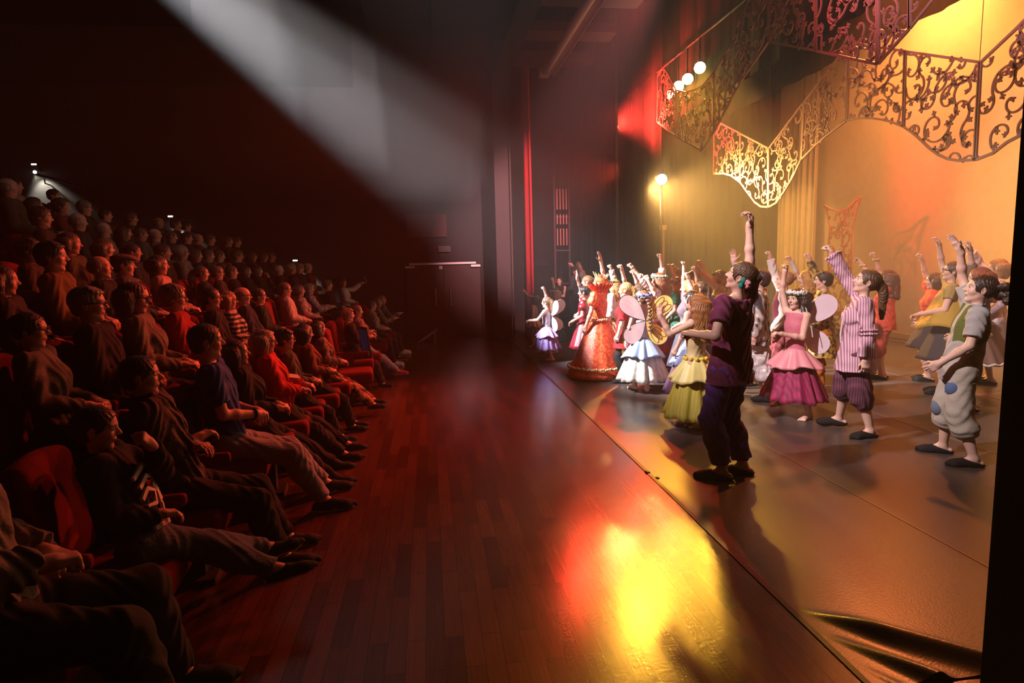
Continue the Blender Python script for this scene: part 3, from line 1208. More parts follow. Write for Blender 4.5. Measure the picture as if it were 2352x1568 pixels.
# ------------------------------------------------------------------ the hall
def floor_wood():
    m, nt, b, out = _new('parquet')
    tc = _n(nt, 'ShaderNodeTexCoord')
    mp = _n(nt, 'ShaderNodeMapping')
    mp.inputs['Rotation'].default_value = (0, 0, PI / 2)
    nt.links.new(tc.outputs['Object'], mp.inputs['Vector'])
    br = _n(nt, 'ShaderNodeTexBrick')
    br.inputs['Scale'].default_value = 1.0
    br.inputs['Brick Width'].default_value = 0.62
    br.inputs['Row Height'].default_value = 0.085
    br.inputs['Mortar Size'].default_value = 0.0012
    br.inputs['Color1'].default_value = (.185, .052, .020, 1)
    br.inputs['Color2'].default_value = (.090, .024, .010, 1)
    br.inputs['Mortar'].default_value = (.02, .006, .003, 1)
    br.inputs['Bias'].default_value = 0.1
    br.offset = 0.37
    nt.links.new(mp.outputs['Vector'], br.inputs['Vector'])
    gm = _n(nt, 'ShaderNodeMapping')
    gm.inputs['Scale'].default_value = (40, 1.5, 1)
    nt.links.new(tc.outputs['Object'], gm.inputs['Vector'])
    gn = _n(nt, 'ShaderNodeTexNoise')
    gn.inputs['Scale'].default_value = 2.0
    gn.inputs['Detail'].default_value = 5.0
    nt.links.new(gm.outputs['Vector'], gn.inputs['Vector'])
    mx = _n(nt, 'ShaderNodeMix', data_type='RGBA', blend_type='MULTIPLY')
    mx.inputs['Factor'].default_value = 0.6
    nt.links.new(br.outputs['Color'], mx.inputs['A'])
    nt.links.new(gn.outputs['Fac'], mx.inputs['B'])
    nt.links.new(mx.outputs['Result'], b.inputs['Base Color'])
    # worn lacquer: scuffs in the gloss, long scratches along and across the boards
    sc = _n(nt, 'ShaderNodeTexNoise')
    sc.inputs['Scale'].default_value = 3.0
    sc.inputs['Detail'].default_value = 6.0
    nt.links.new(tc.outputs['Object'], sc.inputs['Vector'])
    rr = _n(nt, 'ShaderNodeMapRange')
    rr.inputs['To Min'].default_value = 0.16
    rr.inputs['To Max'].default_value = 0.24
    nt.links.new(sc.outputs['Fac'], rr.inputs['Value'])
    nt.links.new(rr.outputs['Result'], b.inputs['Roughness'])
    sm = _n(nt, 'ShaderNodeMapping')
    sm.inputs['Scale'].default_value = (260, 9, 1)
    sm.inputs['Rotation'].default_value = (0, 0, .5)
    nt.links.new(tc.outputs['Object'], sm.inputs['Vector'])
    sn = _n(nt, 'ShaderNodeTexNoise')
    sn.inputs['Scale'].default_value = 3.0
    sn.inputs['Detail'].default_value = 4.0
    nt.links.new(sm.outputs['Vector'], sn.inputs['Vector'])
    fn = _n(nt, 'ShaderNodeTexNoise')
    fn.inputs['Scale'].default_value = 55.0
    nt.links.new(tc.outputs['Object'], fn.inputs['Vector'])
    ad = _n(nt, 'ShaderNodeMath', operation='ADD')
    nt.links.new(sn.outputs['Fac'], ad.inputs[0])
    nt.links.new(fn.outputs['Fac'], ad.inputs[1])
    ad2 = _n(nt, 'ShaderNodeMath', operation='SUBTRACT')
    nt.links.new(ad.outputs[0], ad2.inputs[0])
    nt.links.new(br.outputs['Fac'], ad2.inputs[1])
    bp = _n(nt, 'ShaderNodeBump')
    bp.inputs['Strength'].default_value = 0.10
    bp.inputs['Distance'].default_value = 0.01
    nt.links.new(ad2.outputs[0], bp.inputs['Height'])
    nt.links.new(bp.outputs['Normal'], b.inputs['Normal'])
    b.inputs['Specular IOR Level'].default_value = 0.5
    return m


def floor_vinyl():
    m, nt, b, out = _new('dance_vinyl')
    tc = _n(nt, 'ShaderNodeTexCoord')
    n1 = _n(nt, 'ShaderNodeTexNoise')
    n1.inputs['Scale'].default_value = 1.4
    n1.inputs['Detail'].default_value = 6.0
    nt.links.new(tc.outputs['Object'], n1.inputs['Vector'])
    mix = _n(nt, 'ShaderNodeMix', data_type='RGBA')
    mix.inputs['A'].default_value = (.055, .044, .042, 1)
    mix.inputs['B'].default_value = (.080, .064, .060, 1)
    nt.links.new(n1.outputs['Fac'], mix.inputs['Factor'])
    nt.links.new(mix.outputs['Result'], b.inputs['Base Color'])
    r = _n(nt, 'ShaderNodeMapRange')
    r.inputs['To Min'].default_value = 0.26
    r.inputs['To Max'].default_value = 0.40
    nt.links.new(n1.outputs['Fac'], r.inputs['Value'])
    nt.links.new(r.outputs['Result'], b.inputs['Roughness'])
    n2 = _n(nt, 'ShaderNodeTexNoise')
    n2.inputs['Scale'].default_value = 90.0
    nt.links.new(tc.outputs['Object'], n2.inputs['Vector'])
    bp = _n(nt, 'ShaderNodeBump')
    bp.inputs['Strength'].default_value = 0.10
    bp.inputs['Distance'].default_value = 0.01
    nt.links.new(n2.outputs['Fac'], bp.inputs['Height'])
    nt.links.new(bp.outputs['Normal'], b.inputs['Normal'])
    return m


WALLM = plain((.028, .026, .028), .75, 0, .2, .15, 25)
CEILM = plain((.050, .046, .060), .7, 0, .2, .1, 12)
DARK = plain((.012, .012, .013), .7, 0, .2)
BLACKDRAPE = cloth((.022, .019, .018), .95, spec=.1)
STEEL = plain((.55, .55, .55), .35, .9)
WOOD = floor_wood()
VINYL = floor_vinyl()

# floor of the forestage: boards run along the stage edge
EDGE = 1.65
mb = MB()
mb.box((-2.02, -1.5, -.5), (EDGE, 14.0, 0))
struct(mb.build('floor', WOOD), 'worn red-brown strip parquet of the forestage', 'floor')
# stage floor with the dance vinyl, cut flush with the boards; it ruckles near the close corner
nx, ny = 90, 150
X0, X1, Y0, Y1 = EDGE, 12.0, 2.08, 20.0
xs = np.concatenate([np.linspace(X0, 2.6, 64), np.linspace(2.7, X1, 31)])
ys = np.concatenate([np.linspace(Y0, 3.0, 90), np.linspace(3.2, Y1, 40)])
vv, ff = [], []


def ruck(x, y):
    z = 0.0
    for (yc, sl, wd, ht, x0) in ((2.68, -.95, .075, .050, 1.68), (2.50, -1.45, .070, .040, 1.67), (2.30, -1.9, .05, .022, 1.655)):
        c_ = yc + sl * (x - EDGE)
        env = max(0.0, min(1.0, (x - x0) / .28))
        env = env * env * (3 - 2 * env)
        q = (y - c_) / (wd * (.5 + .8 * env))
        z += ht * env * math.exp(-q * q * (1.0 if q < 0 else 2.4))
    return z


for x in xs:
    for y in ys:
        vv.append((x, y, ruck(x, y) + .002))
for i in range(len(xs) - 1):
    for j in range(len(ys) - 1):
        a = i * len(ys) + j
        ff.append((a, a + len(ys), a + len(ys) + 1, a + 1))
struct(add_obj('stage_floor', mk_mesh('stage_floor', vv, ff, True), VINYL), 'dark glossy dance vinyl covering the stage', 'stage floor')
mb = MB()
mb.box((EDGE + .01, -1.5, -.5), (12, 20, -.004))
struct(mb.build('stage_deck', WOOD), 'deck under the vinyl', 'stage deck')
# tape along the vinyl's edge and along the seams between its lengths
mb = MB()
mb.box((EDGE - .012, -1.5, 0), (EDGE + .016, 14.0, .0052))
mb.ball((EDGE - .0, 4.66, .006), .022, 8, (1, 1.6, .5))
mb.ball((EDGE + .03, 4.52, .006), .016, 8, (1, 1.4, .5))
tag(mb.build('floor_tape', plain((.010, .009, .009), .5)), 'thin black tape line where boards meet the dance vinyl', 'tape')
for i, xx in enumerate((2.9, 4.6, 6.3)):
    mb = MB()
    mb.box((xx, 2.2, 0.0), (xx + .012, 14.6, .0045))
    tag(mb.build('vinyl_seam', plain((.22, .15, .07), .35)), ('taped vinyl seam between the purple-clad person and the pink fairy',
        'taped vinyl seam running behind the striped blouse', 'taped vinyl seam furthest back on the stage')[i], 'seam', 'seams of the dance vinyl')

# landing below the forestage in front of the far door, and everything under the seats
mb = MB()
mb.box((-12, 14.0, -.55), (1.9, 15.2, -.45))
struct(mb.build('landing_floor', plain((.05, .02, .015), .5)), 'sunk landing in front of the far doors', 'floor')
# raked tiers
ROWX = {1: (-1.6, .055), 2: (-2.25, .045), 3: (-3.0, .045), 4: (-3.75, .045), 5: (-4.5, .045), 6: (-5.25, .045), 7: (-6.0, .045), 8: (-6.75, .045)}
TIER = {1: 0.0, 2: .33, 3: .62, 4: .85, 5: 1.17, 6: 1.48, 7: 1.80, 8: 2.12}
CARPET = cloth((.035, .012, .012), .95, bump=.5)
for k in range(2, 9):
    a, b_ = ROWX[k]
    y0, y1 = 0.0, 14.0 if k < 3 else 14.6
    f0, f1 = a + .62 + b_ * y0, a + .62 + b_ * y1
    bk = -9.5
    mb = MB()
    v = []
    for (x, y) in ((f0, y0), (f1, y1), (bk, y1), (bk, y0)):
        v.append((x, y, TIER[k - 1] - (.0 if k > 2 else .5)))
    for (x, y) in ((f0, y0), (f1, y1), (bk, y1), (bk, y0)):
        v.append((x, y, TIER[k]))
    mb.add(v, [(0, 1, 2, 3), (4, 7, 6, 5), (0, 4, 5, 1), (1, 5, 6, 2), (2, 6, 7, 3), (3, 7, 4, 0)])
    o = mb.build('seating_tier', CARPET)
    struct(o, 'carpeted tier of the raked seating', 'tier')
# walls
mb = MB()
mb.box((-12, 15.0, -.55), (1.75, 15.25, 9))
struct(mb.build('wall_far', WALLM), 'black side wall of the hall behind the audience', 'wall')
mb = MB()
mb.box((-12.25, -3.2, -.5), (-12, 15.25, 9))
struct(mb.build('wall_back', WALLM), 'back wall of the hall', 'wall')
mb = MB()
mb.box((-12, -3.4, -.5), (12.2, -3.2, 9))
struct(mb.build('wall_near', WALLM), 'near side wall', 'wall')
mb = MB()
mb.box((11.8, -3.2, -.5), (12, 22, 9))
struct(mb.build('wall_stage_back', DARK), 'rear wall of the stage', 'wall')
mb = MB()
mb.box((1.75, 20, -.5), (12, 20.2, 9))
struct(mb.build('wall_stage_far', DARK), 'far wall of the wings', 'wall')
mb = MB()
mb.box((-12.2, -3.4, 8.6), (12.2, 20.2, 8.8))
struct(mb.build('ceiling', CEILM), 'dark ceiling', 'ceiling')
# stepped dark panels of the ceiling sail in front of the stage
for i in range(2):
    mb = MB()
    x1 = 1.45 - i * 1.25
    mb.box((x1 - 1.21, -2.8, 6.15 + i * .16), (x1, 14.95, 6.23 + i * .16))
    struct(mb.build('trim_%d' % (i + 1), CEILM), 'dark ceiling panel before the stage', 'ceiling panel')
# proscenium: far pier, header, near pier
mb = MB()
mb.box((1.45, 13.62, -.5), (1.75, 15.0, 9))
struct(mb.build('wall_proscenium', plain((.060, .046, .046), .7, 0, .2, .1)), 'dark brown proscenium pier at the far side', 'wall')
mb = MB()
mb.box((1.50, -3.2, 5.55), (1.85, 15.0, 9))
struct(mb.build('wall_header', DARK), 'dark header over the stage opening', 'wall')
# conduit strip on the pier
mb = MB()
mb.tube([(1.80, 13.7, .02), (1.80, 13.7, 5.5)], .018, 8)
tag(mb.build('conduit', plain((.10, .07, .06), .5)), 'thin vertical cable conduit beside the proscenium pier', 'conduit')

# near-side black masking, cut by the frame on the right
mb = MB()
n = 60
v = []
for i in range(n + 1):
    y = -1.2 + (1.98 + 1.2) * i / n
    v.append((2.02 + .03 * math.sin(i * 1.1), y))
vv = [(x, y, z) for z in (0.004, 8.4) for (x, y) in v] + [(x + .22, y, z) for z in (0.004, 8.4) for (x, y) in v]
N = n + 1
ff = []
for i in range(n):
    ff += [(i, i + 1, N + i + 1, N + i), (2 * N + i + 1, 2 * N + i, 3 * N + i, 3 * N + i + 1)]
ff += [(n, 3 * N - 1, 4 * N - 1, 2 * N - 1), (0, N, 3 * N, 2 * N)]
ff += [(i, 2 * N + i, 2 * N + i + 1, i + 1) for i in range(n)]
o = add_obj('masking_curtain', mk_mesh('masking_curtain', vv, ff), plain((.006, .006, .007), .9, 0, .1))
tag(o, 'black masking curtain along the right edge, close to the camera', 'curtain')

# far wall doors with panic bar housing above, exit sign, panel
dz0, dz1 = -.45, 1.62
DOORM = plain((.036, .022, .020), .55, 0, .3, .1, 8)
dr = empty('door_1', (.33, 14.96, dz0))
dr['kind'] = 'structure'
dr['label'] = 'dark double doors in the far side wall'
dr['category'] = 'door'
for i, (xa, xb) in enumerate(((-.86, -.004), (.004, .86))):
    mb = MB()
    mb.box((xa, -.05, 0), (xb, 0, dz1 - dz0))
    lf = mb.build('door_leaf', DOORM, dr)
    hx = -.20 if i == 0 else .14
    mb = MB()
    mb.tube([(hx, -.11, 1.13), (hx, -.11, 1.53)], .012, 8)
    for q in (1.19, 1.47):
        mb.tube([(hx, -.05, q), (hx, -.11, q)], .010, 6)
    mb.build('door_handle', STEEL, lf)
mb = MB()
mb.box((-.78, -.11, dz1 - dz0 + .02), (.76, -.04, dz1 - dz0 + .065))
mb.build('closer_rail', STEEL, dr)
for xa in (-.88, .64):
    mb = MB()
    mb.box((xa, -.13, dz1 - dz0 - .05), (xa + .22, -.05, dz1 - dz0 + .0))
    mb.build('door_closer', STEEL, dr)
mb = MB()
mb.box((-.10, -.09, dz1 - dz0 - .09), (-.02, -.05, dz1 - dz0 - .01))
mb.build('latch_box', plain((.4, .38, .36), .5), dr)
mb = MB()
mb.box((-.93, -.03, 0), (-.87, .02, dz1 - dz0 + .03))
mb.box((.87, -.03, 0), (.93, .02, dz1 - dz0 + .03))
mb.build('door_frame', DARK, dr)
ex = empty('exit_sign', (.37, 14.93, 1.93))
tag(ex, 'small unlit green exit sign above the far doors', 'sign')
mb = MB()
mb.box((-.14, -.02, 0), (.14, .05, .13))
mb.build('housing', plain((.09, .06, .055), .5), ex)
mb = MB()
mb.box((-.12, -.026, .018), (.12, -.021, .112))
mb.build('sign_face', plain((.016, .028, .020), .4), ex)
mb = MB()
mb.box((-.105, -.030, .030), (-.075, -.027, .10))
mb.prism([V(-.06, -.028, .05), V(-.03, -.028, .09), V(-.03, -.028, .065), V(.0, -.028, .065), V(.0, -.028, .05)], None, V(0, -.003, 0))
mb.ball((-.09, -.029, .094), .010, 6, (1, .3, 1))
mb.build('pictogram', plain((.10, .035, .03), .5), ex)
mb = MB()
mb.box((-.48, 14.90, 2.28), (.44, 14.99, 2.80))
tag(mb.build('wall_panel', plain((.115, .034, .026), .6, 0, .3)), 'flat dull red rectangular panel on the wall above the doors', 'panel')

# steps' handrail at the end of the forestage
hr = empty('stair_railing', (0, 13.75, 0))
tag(hr, 'thin metal stair railing at the end of the first row', 'railing')
for i, (xa, xb, y) in enumerate(((-.30, .12, 13.30), (-.22, .10, 13.55))):
    mb = MB()
    mb.tube([(xa, y - 13.75, .03), (xb, y - 13.75, .30 - .06 * i)], .014, 8)
    mb.build('rail', plain((.5, .38, .34), .35, .7), hr)
    mb = MB()
    mb.tube([(xb - .05, y - 13.75, 0), (xb - .05, y - 13.75, .27 - .06 * i)], .010, 8)
    mb.build('post', plain((.2, .16, .15), .4, .6), hr)

# stair lights on the far wall, each over a handrail
for i, (x, z) in enumerate(((-2.98, 1.70), (-5.54, 2.72), (-8.15, 3.84))):
    st = empty('stair_light', (x, 14.93, z))
    tag(st, ('small wall lamp lighting the handrail nearest the doors', 'small wall lamp lighting the middle handrail on the far wall',
             'small wall lamp lighting the uppermost handrail at the far left')[i], 'wall lamp', 'stair lamps on the far wall')
    mb = MB()
    mb.box((-.07, -.10, -.02), (.07, .06, .14))
    mb.build('housing', DARK, st)
    mb = MB()
    mb.box((-.05, -.105, .10), (.05, -.101, .13))
    mb.build('upper_lens', plain((.9, .9, .8), .3, emit=(1, .95, .8), estr=3.0), st)
    mb = MB()
    mb.ball((0, -.10, -.045), .034, 10)
    mb.build('bulb', plain((.9, .9, .8), .3, emit=(1, .96, .85), estr=9.0), st)
    l = light('stair_lamp', 'SPOT', (x + .02, 14.80, z - .09), (x + .16, 15.02, z - .75), 90, (1.0, .93, .72), .03, 95, .6)
    rl = empty('handrail', (x, 14.9, z))
    tag(rl, ('black sloping handrail under the wall lamp nearest the doors', 'black sloping handrail under the middle wall lamp',
             'black sloping handrail under the uppermost wall lamp')[i], 'handrail', 'handrails on the far wall')
    mb = MB()
    mb.tube([(.06, -.12, -.10), (.90, -.12, -.36)], .030, 10)
    mb.build('rail', plain((.012, .012, .012), .4), rl)
    for q in (.2, .7):
        mb = MB()
        mb.tube([(q, -.12, -.145 - .31 * (q - .06)), (q, -.12, -.24 - .31 * (q - .06)), (q, .10, -.26 - .31 * (q - .06))], .014, 6)
        mb.build('bracket', plain((.012, .012, .012), .4), rl)


# ------------------------------------------------------------------ drapes
def drape(name, x, y0, y1, z1, mat, label, cat='curtain', amp=.05, wave=.28, dirx=False, group=None, z0=.01, th=.03, n=None):
    """gathered curtain: along Y at x, or (dirx) along X at x=y-plane"""
    L = abs(y1 - y0)
    n = n or max(24, int(L / wave * 14))
    prof = []
    for i in range(n + 1):
        q = y0 + (y1 - y0) * i / n
        p = 2 * PI * q / wave
        o_ = amp * (math.sin(p) + .35 * math.sin(2.3 * p + 1) + .3 * math.sin(.37 * p))
        prof.append((q, o_))
    v, f = [], []
    zs = [z0, (z0 + z1) * .5, z1]
    for side in (0, 1):
        for z in zs:
            for q, o_ in prof:
                d = o_ * (1.0 if z < z1 else .7) + side * th
                v.append((q, x + d, z) if dirx else (x + d, q, z))
    N = n + 1
    for side in (0, 1):
        for r in range(2):
            b = side * 3 * N + r * N
            for i in range(n):
                qd = (b + i, b + i + 1, b + N + i + 1, b + N + i)
                f.append(qd if (side == 0) != dirx else qd[::-1])
    for r in range(2):
        for i in (0, n):
            f.append((r * N + i, (r + 1) * N + i, 3 * N + (r + 1) * N + i, 3 * N + r * N + i))
    o = add_obj(name, mk_mesh(name, v, f, True), mat)
    tag(o, label, cat, group)
    return o


drape('house_curtain', 2.06, 12.95, 13.60, 5.5, cloth((.40, .016, .022), .8, bump=.15, spec=.2), 'bright red velvet house curtain gathered at the far side of the stage', amp=.05, wave=.30)
drape('leg_curtain', 3.90, 13.0, 19.5, 8.2, BLACKDRAPE, 'black leg curtain just behind the red curtain', 'leg curtain', .06, .5, group='black legs in the far wing')
drape('leg_curtain', 5.25, 13.9, 19.5, 8.2, BLACKDRAPE, 'black leg curtain edged by the bright side lamp', 'leg curtain', .06, .5, group='black legs in the far wing')
drape('leg_curtain', 7.9, 16.3, 19.5, 8.2, BLACKDRAPE, 'black curtain furthest back, beside the orange cloth', 'leg curtain', .06, .5, group='black legs in the far wing')
drape('side_curtain', 15.9, 5.7, 9.6, 6.5, BLACKDRAPE, 'dark curtain masking the wing behind the performers, left of the orange cloth', 'side curtain', .06, .45, dirx=True)
# overhead borders across the stage
for i, (x, z) in enumerate(((5.55, 4.70), (7.25, 5.02))):
    o = drape('border_curtain', x, 0.0, 19.0, 8.4, BLACKDRAPE, ('black border curtain hung high behind the row of yellow lamps', 'black border curtain hung high close to the orange backcloth')[i],
              'border curtain', .03, .7, z0=z)
# cyclorama
CYC = cloth((.62, .58, .54), .9, bump=.05, spec=.1)
o = drape('cyclorama', 9.05, 2.0, 14.95, 8.2, CYC, 'plain orange-lit backcloth behind the performers', 'backcloth', .006, 1.4, n=240)
o.data.materials[0] = CYC
drape('backcloth_fold', 8.75, 13.6, 15.1, 8.2, CYC, 'gathered folds of pale cloth at the far end of the backcloth', 'backcloth', .05, .22)
mb = MB()
mb.box((8.96, 2.0, .005), (9.0, 14.9, .11))
tag(mb.build('backcloth_batten', plain((.50, .42, .34), .6)), 'pale batten weighing the foot of the backcloth', 'batten')
mb = MB()
mb.tube([(8.55, 4, .012), (8.5, 8, .012), (8.62, 10.6, .012), (8.5, 12.4, .012)], .009, 6)
tag(mb.build('floor_cable', plain((.35, .25, .16), .5)), 'thin cable lying along the floor before the backcloth', 'cable')

# lamp trough running along the head of the opening
tr = empty('fluorescent_trough', (2.45, 9.0, 5.35))
tag(tr, 'long pale tube fixture under the proscenium header', 'light fitting')
mb = MB()
mb.tube([(-.03, -5.5, 0), (-.03, 3.75, 0)], .075, 14)
mb.build('tube', plain((.55, .42, .42), .4), tr, True)
mb = MB()
mb.box((.03, -5.5, -.02), (.17, 3.9, .02))
mb.box((.155, -5.5, -.06), (.17, 3.9, .02))
mb.build('reflector', plain((.40, .24, .24), .4, .3), tr)
mb = MB()
mb.box((-.13, 3.78, -.07), (.06, 3.95, .08))
mb.build('end_cap', plain((.45, .30, .30), .5), tr)
# ribs of the fly rail behind it
for i in range(7):
    mb = MB()
    mb.box((1.86, 3.6 + i * 1.55, 5.62), (3.45, 4.1 + i * 1.55, 5.78))
    tag(mb.build('fly_batten', plain((.075, .022, .018), .6)), 'dark red cross batten under the proscenium head, %s' % (
        'nearest the camera', 'second from the camera', 'third from the camera', 'in the middle of the run', 'third from the far end', 'second from the far end', 'at the far end')[i], 'batten', 'cross battens under the proscenium head')


# ------------------------------------------------------------------ stage lamps
def stage_lamp(loc, target, label, emit, estr, r=.10, pole=None, body=.30, hang=.55):
    loc = V(*loc)
    d = nrm(V(*target) - loc)
    st = empty('stage_lamp', loc)
    tag(st, label, 'stage lamp', 'stage lamps')
    mb = MB()
    mb.tube([-d * body, -d * body * .8, -d * .02, d * .06], [r * .5, r * .95, r * 1.05, r * 1.15], 18)
    mb.build('housing', plain((.014, .013, .013), .5), st, True)
    mb = MB()
    mb.tube([d * .058, d * .075, d * .085], [r * 1.0, r * .98, r * .7], 18)
    mb.build('lens', plain((.9, .8, .6), .2, emit=emit, estr=estr), st, True)
    mb = MB()
    if pole:
        mb.tube([(0, 0, -r * 1.1), (0, 0, -loc[2] + .02)], .022, 8)
        mb.cyl((0, 0, -loc[2] + .003), (0, 0, -loc[2] + .03), .22, .2, 18)
        mb.build('stand', plain((.02, .018, .018), .5), st, True)
    else:
        mb.tube([(0, 0, r), (0, 0, hang)], .016, 8)
        mb.build('hook_clamp', plain((.02, .018, .018), .5), st, True)
    return st


for (px, py), X, nm in (((1607, 155), 5.25, 'glowing yellow stage lamp highest of the row above the lattice'),
                        ((1579, 181), 5.25, 'second highest glowing yellow stage lamp above the lattice'),
                        ((1558, 198), 5.25, 'third glowing yellow stage lamp, touching the lattice top'),
                        ((1537, 217), 5.25, 'lowest glowing yellow stage lamp seen through the lattice')):
    p = at_x(px, py, X)
    stage_lamp(p, (1.5, 1.5, 1.2), nm, (1.0, .72, .20), 60, .105 if py < 200 else .08, hang=at_x(1607, 155, 5.25)[2] + .56 - p[2])
pa, pb = at_x(1607, 155, 5.25), at_x(1537, 217, 5.25)
mb = MB()
mb.tube([pa + V(0, -9.0, .55), V(pa[0], 19.9, pa[2] + .55)], .025, 10)
tag(mb.build('lighting_bar', plain((.02, .018, .018), .5)), 'dark overhead pipe carrying the row of yellow stage lamps', 'pipe')
p = at_x(1519, 411, 5.0)
stage_lamp(p, (3.2, 6.0, 1.3), 'bright warm side lamp at the edge of the black leg', (1.0, .80, .50), 70, .11, pole=True)
p = at_x(1409, 292, 4.25)
stage_lamp(p, (6.0, 12.5, 3.0), 'red stage lamp half hidden by the first black leg', (1.0, .06, .03), 12, .08, pole=True)
p = at_x(1408, 343, 4.25) + V(.12, .45, 0)
stage_lamp(p, (6.0, 11.0, 1.5), 'small amber lamp below the red one at the first leg', (1.0, .55, .20), 6, .05, pole=True)
mb = MB()
q = at_x(1517, 522, 5.12) + V(.1, .1, 0)
mb.box((q[0] - .06, q[1] - .05, q[2] - .05), (q[0] + .06, q[1] + .05, q[2] + .05))
mb.tube([(q[0], q[1], 0.01), (q[0], q[1], q[2])], .03, 10)
tag(mb.build('boom_stand', plain((.45, .32, .16), .45)), 'pale vertical boom pole below the bright side lamp', 'stand')
# tower of cable hooks and shutters in the far wing, the red light put into the slats' colour
tw = empty('lamp_tower', at_x(1292, 640, 3.2) * V(1, 1, 0))
tag(tw, 'dim tower with slats coloured as red-lit in the wing behind the red curtain', 'lamp tower')
ht = at_x(1292, 430, 3.2)[2]
for i in range(4):
    for (za, zb) in ((ht - 1.35, ht - .95), (ht - .85, ht - .62), (ht - .5, ht - .02)):
        mb = MB()
        mb.box((-.12 + i * .075, -.02, za), (-.12 + i * .075 + .024, .02, zb))
        mb.build('slat', plain((.42, .10, .07), .5), tw)
mb = MB()
mb.tube([(-.16, .05, .02), (-.16, .05, ht + .9)], .025, 8)
mb.tube([(.20, .05, .02), (.20, .05, ht + .9)], .025, 8)
for q in (.3, 1.1, 1.9, 2.7):
    mb.tube([(-.16, .05, q), (.20, .05, q)], .018, 6)
mb.build('frame', plain((.06, .03, .03), .6), tw)

# ------------------------------------------------------------------ hanging lattice ribbons
def lattice_points(poly, rnd, step):
    us, vs = [p[0] for p in poly], [p[1] for p in poly]
    out = []
    v = min(vs)
    row = 0
    while v < max(vs):
        u = min(us) + (row % 2) * step * .5
        while u < max(us):
            out.append((u + rnd.uniform(-.2, .2) * step, v + rnd.uniform(-.2, .2) * step))
            u += step
        v += step * .86
        row += 1
    return out


def inside(poly, u, v):
    c = False
    n = len(poly)
    for i in range(n):
        u0, v0 = poly[i]
        u1, v1 = poly[i - 1]
        if (v0 > v) != (v1 > v) and u < (u1 - u0) * (v - v0) / (v1 - v0) + u0:
            c = not c
    return c


def scrolls(mb, poly, X, seed, step=.30, wd=.022, th=.016):
    """scrolling stems with curled ends and three-lobed leaves, cut from sheet, filling the outline poly (y,z) at x = X"""
    rnd = random.Random(seed)
    N = V(1, 0, 0)

    def draw(path, w0, w1):
        run = []
        m = len(path)
        for i, (u, v) in enumerate(path):
            if inside(poly, u, v):
                run.append((u, v, w0 + (w1 - w0) * i / m))
            else:
                if len(run) > 2:
                    mb.ribbon([V(X, a, b) for a, b, c_ in run], [c_ for a, b, c_ in run], N, th)
                run = []
        if len(run) > 2:
            mb.ribbon([V(X, a, b) for a, b, c_ in run], [c_ for a, b, c_ in run], N, th)

    def leaf(u, v, a, sz):
        if not inside(poly, u + sz * .6 * math.cos(a), v + sz * .6 * math.sin(a)):
            return
        for da, l in ((0, 1.0), (1.15, .8), (-1.15, .8)):
            b = a + da
            cu, cv = u + math.cos(b) * sz * l * .55, v + math.sin(b) * sz * l * .55
            pts = []
            for k in range(9):
                q = 2 * PI * k / 9
                x, y = math.cos(q) * sz * l * .55, math.sin(q) * sz * .27
                pts.append(V(X - th / 2, cu + x * math.cos(b) - y * math.sin(b), cv + x * math.sin(b) + y * math.cos(b)))
            mb.prism(pts, None, V(th, 0, 0))

    for (u0, v0) in lattice_points(poly, rnd, step):
        sg = rnd.choice((-1, 1))
        a0 = rnd.uniform(0, 2 * PI)
        R = step * rnd.uniform(.42, .62)
        # a curl that opens into a long stem
        path = []
        for i in range(30):
            t = i / 29
            ang = a0 + sg * (4.6 * t)
            r = R * (.22 + .78 * t ** .9)
            path.append((u0 + r * math.cos(ang), v0 + r * math.sin(ang)))
        e = path[-1]
        d = math.atan2(path[-1][1] - path[-2][1], path[-1][0] - path[-2][0])
        L = step * rnd.uniform(.8, 1.3)
        for i in range(1, 13):
            d -= sg * .16
            e = (e[0] + math.cos(d) * L / 12, e[1] + math.sin(d) * L / 12)
            path.append(e)
        draw(path, wd * .9, wd * 1.1)
        leaf(path[0][0], path[0][1], a0 + PI, step * .14)
        leaf(e[0], e[1], d, step * .17)
        for q in (16, 26, 36):
            p, p2 = path[q], path[q + 1]
            dd = math.atan2(p2[1] - p[1], p2[0] - p[0]) + sg * rnd.choice((-1.1, 1.1))
            st = (p[0] + math.cos(dd) * step * .13, p[1] + math.sin(dd) * step * .13)
            draw([p, ((p[0] + st[0]) / 2, (p[1] + st[1]) / 2), st], wd, wd * .8)
            leaf(st[0], st[1], dd, step * .14)


def ribbon(name, label, X, panels, mat, seed, cables):
    """panels: outlines given as (y, z) polygons in the plane x = X"""
    P0 = empty(name, (X, 0, 0))
    tag(P0, label, 'hanging ornament', 'lattice ribbons hung over the stage')
    for i, poly in enumerate(panels):
        mb = MB()
        n = len(poly)
        for k in range(n):
            a, b = poly[k], poly[(k + 1) % n]
            mb.ribbon([V(0, a[0], a[1]), V(0, (a[0] + b[0]) / 2, (a[1] + b[1]) / 2), V(0, b[0], b[1])], .030, V(1, 0, 0), .022)
        fr = mb.build('panel_frame', mat, P0)
        mb = MB()
        scrolls(mb, poly, 0.0, seed + i)
        mb.build('scrollwork', mat, fr)
    for (y, z) in cables:
        mb = MB()
        mb.tube([(0, y, z), (0, y, 8.5)], .004, 5)
        mb.build('cable', plain((.06, .05, .05), .5), P0)


def PX(X, pts):
    return [tuple(at_x(a, b, X)[1:]) for a, b in pts]


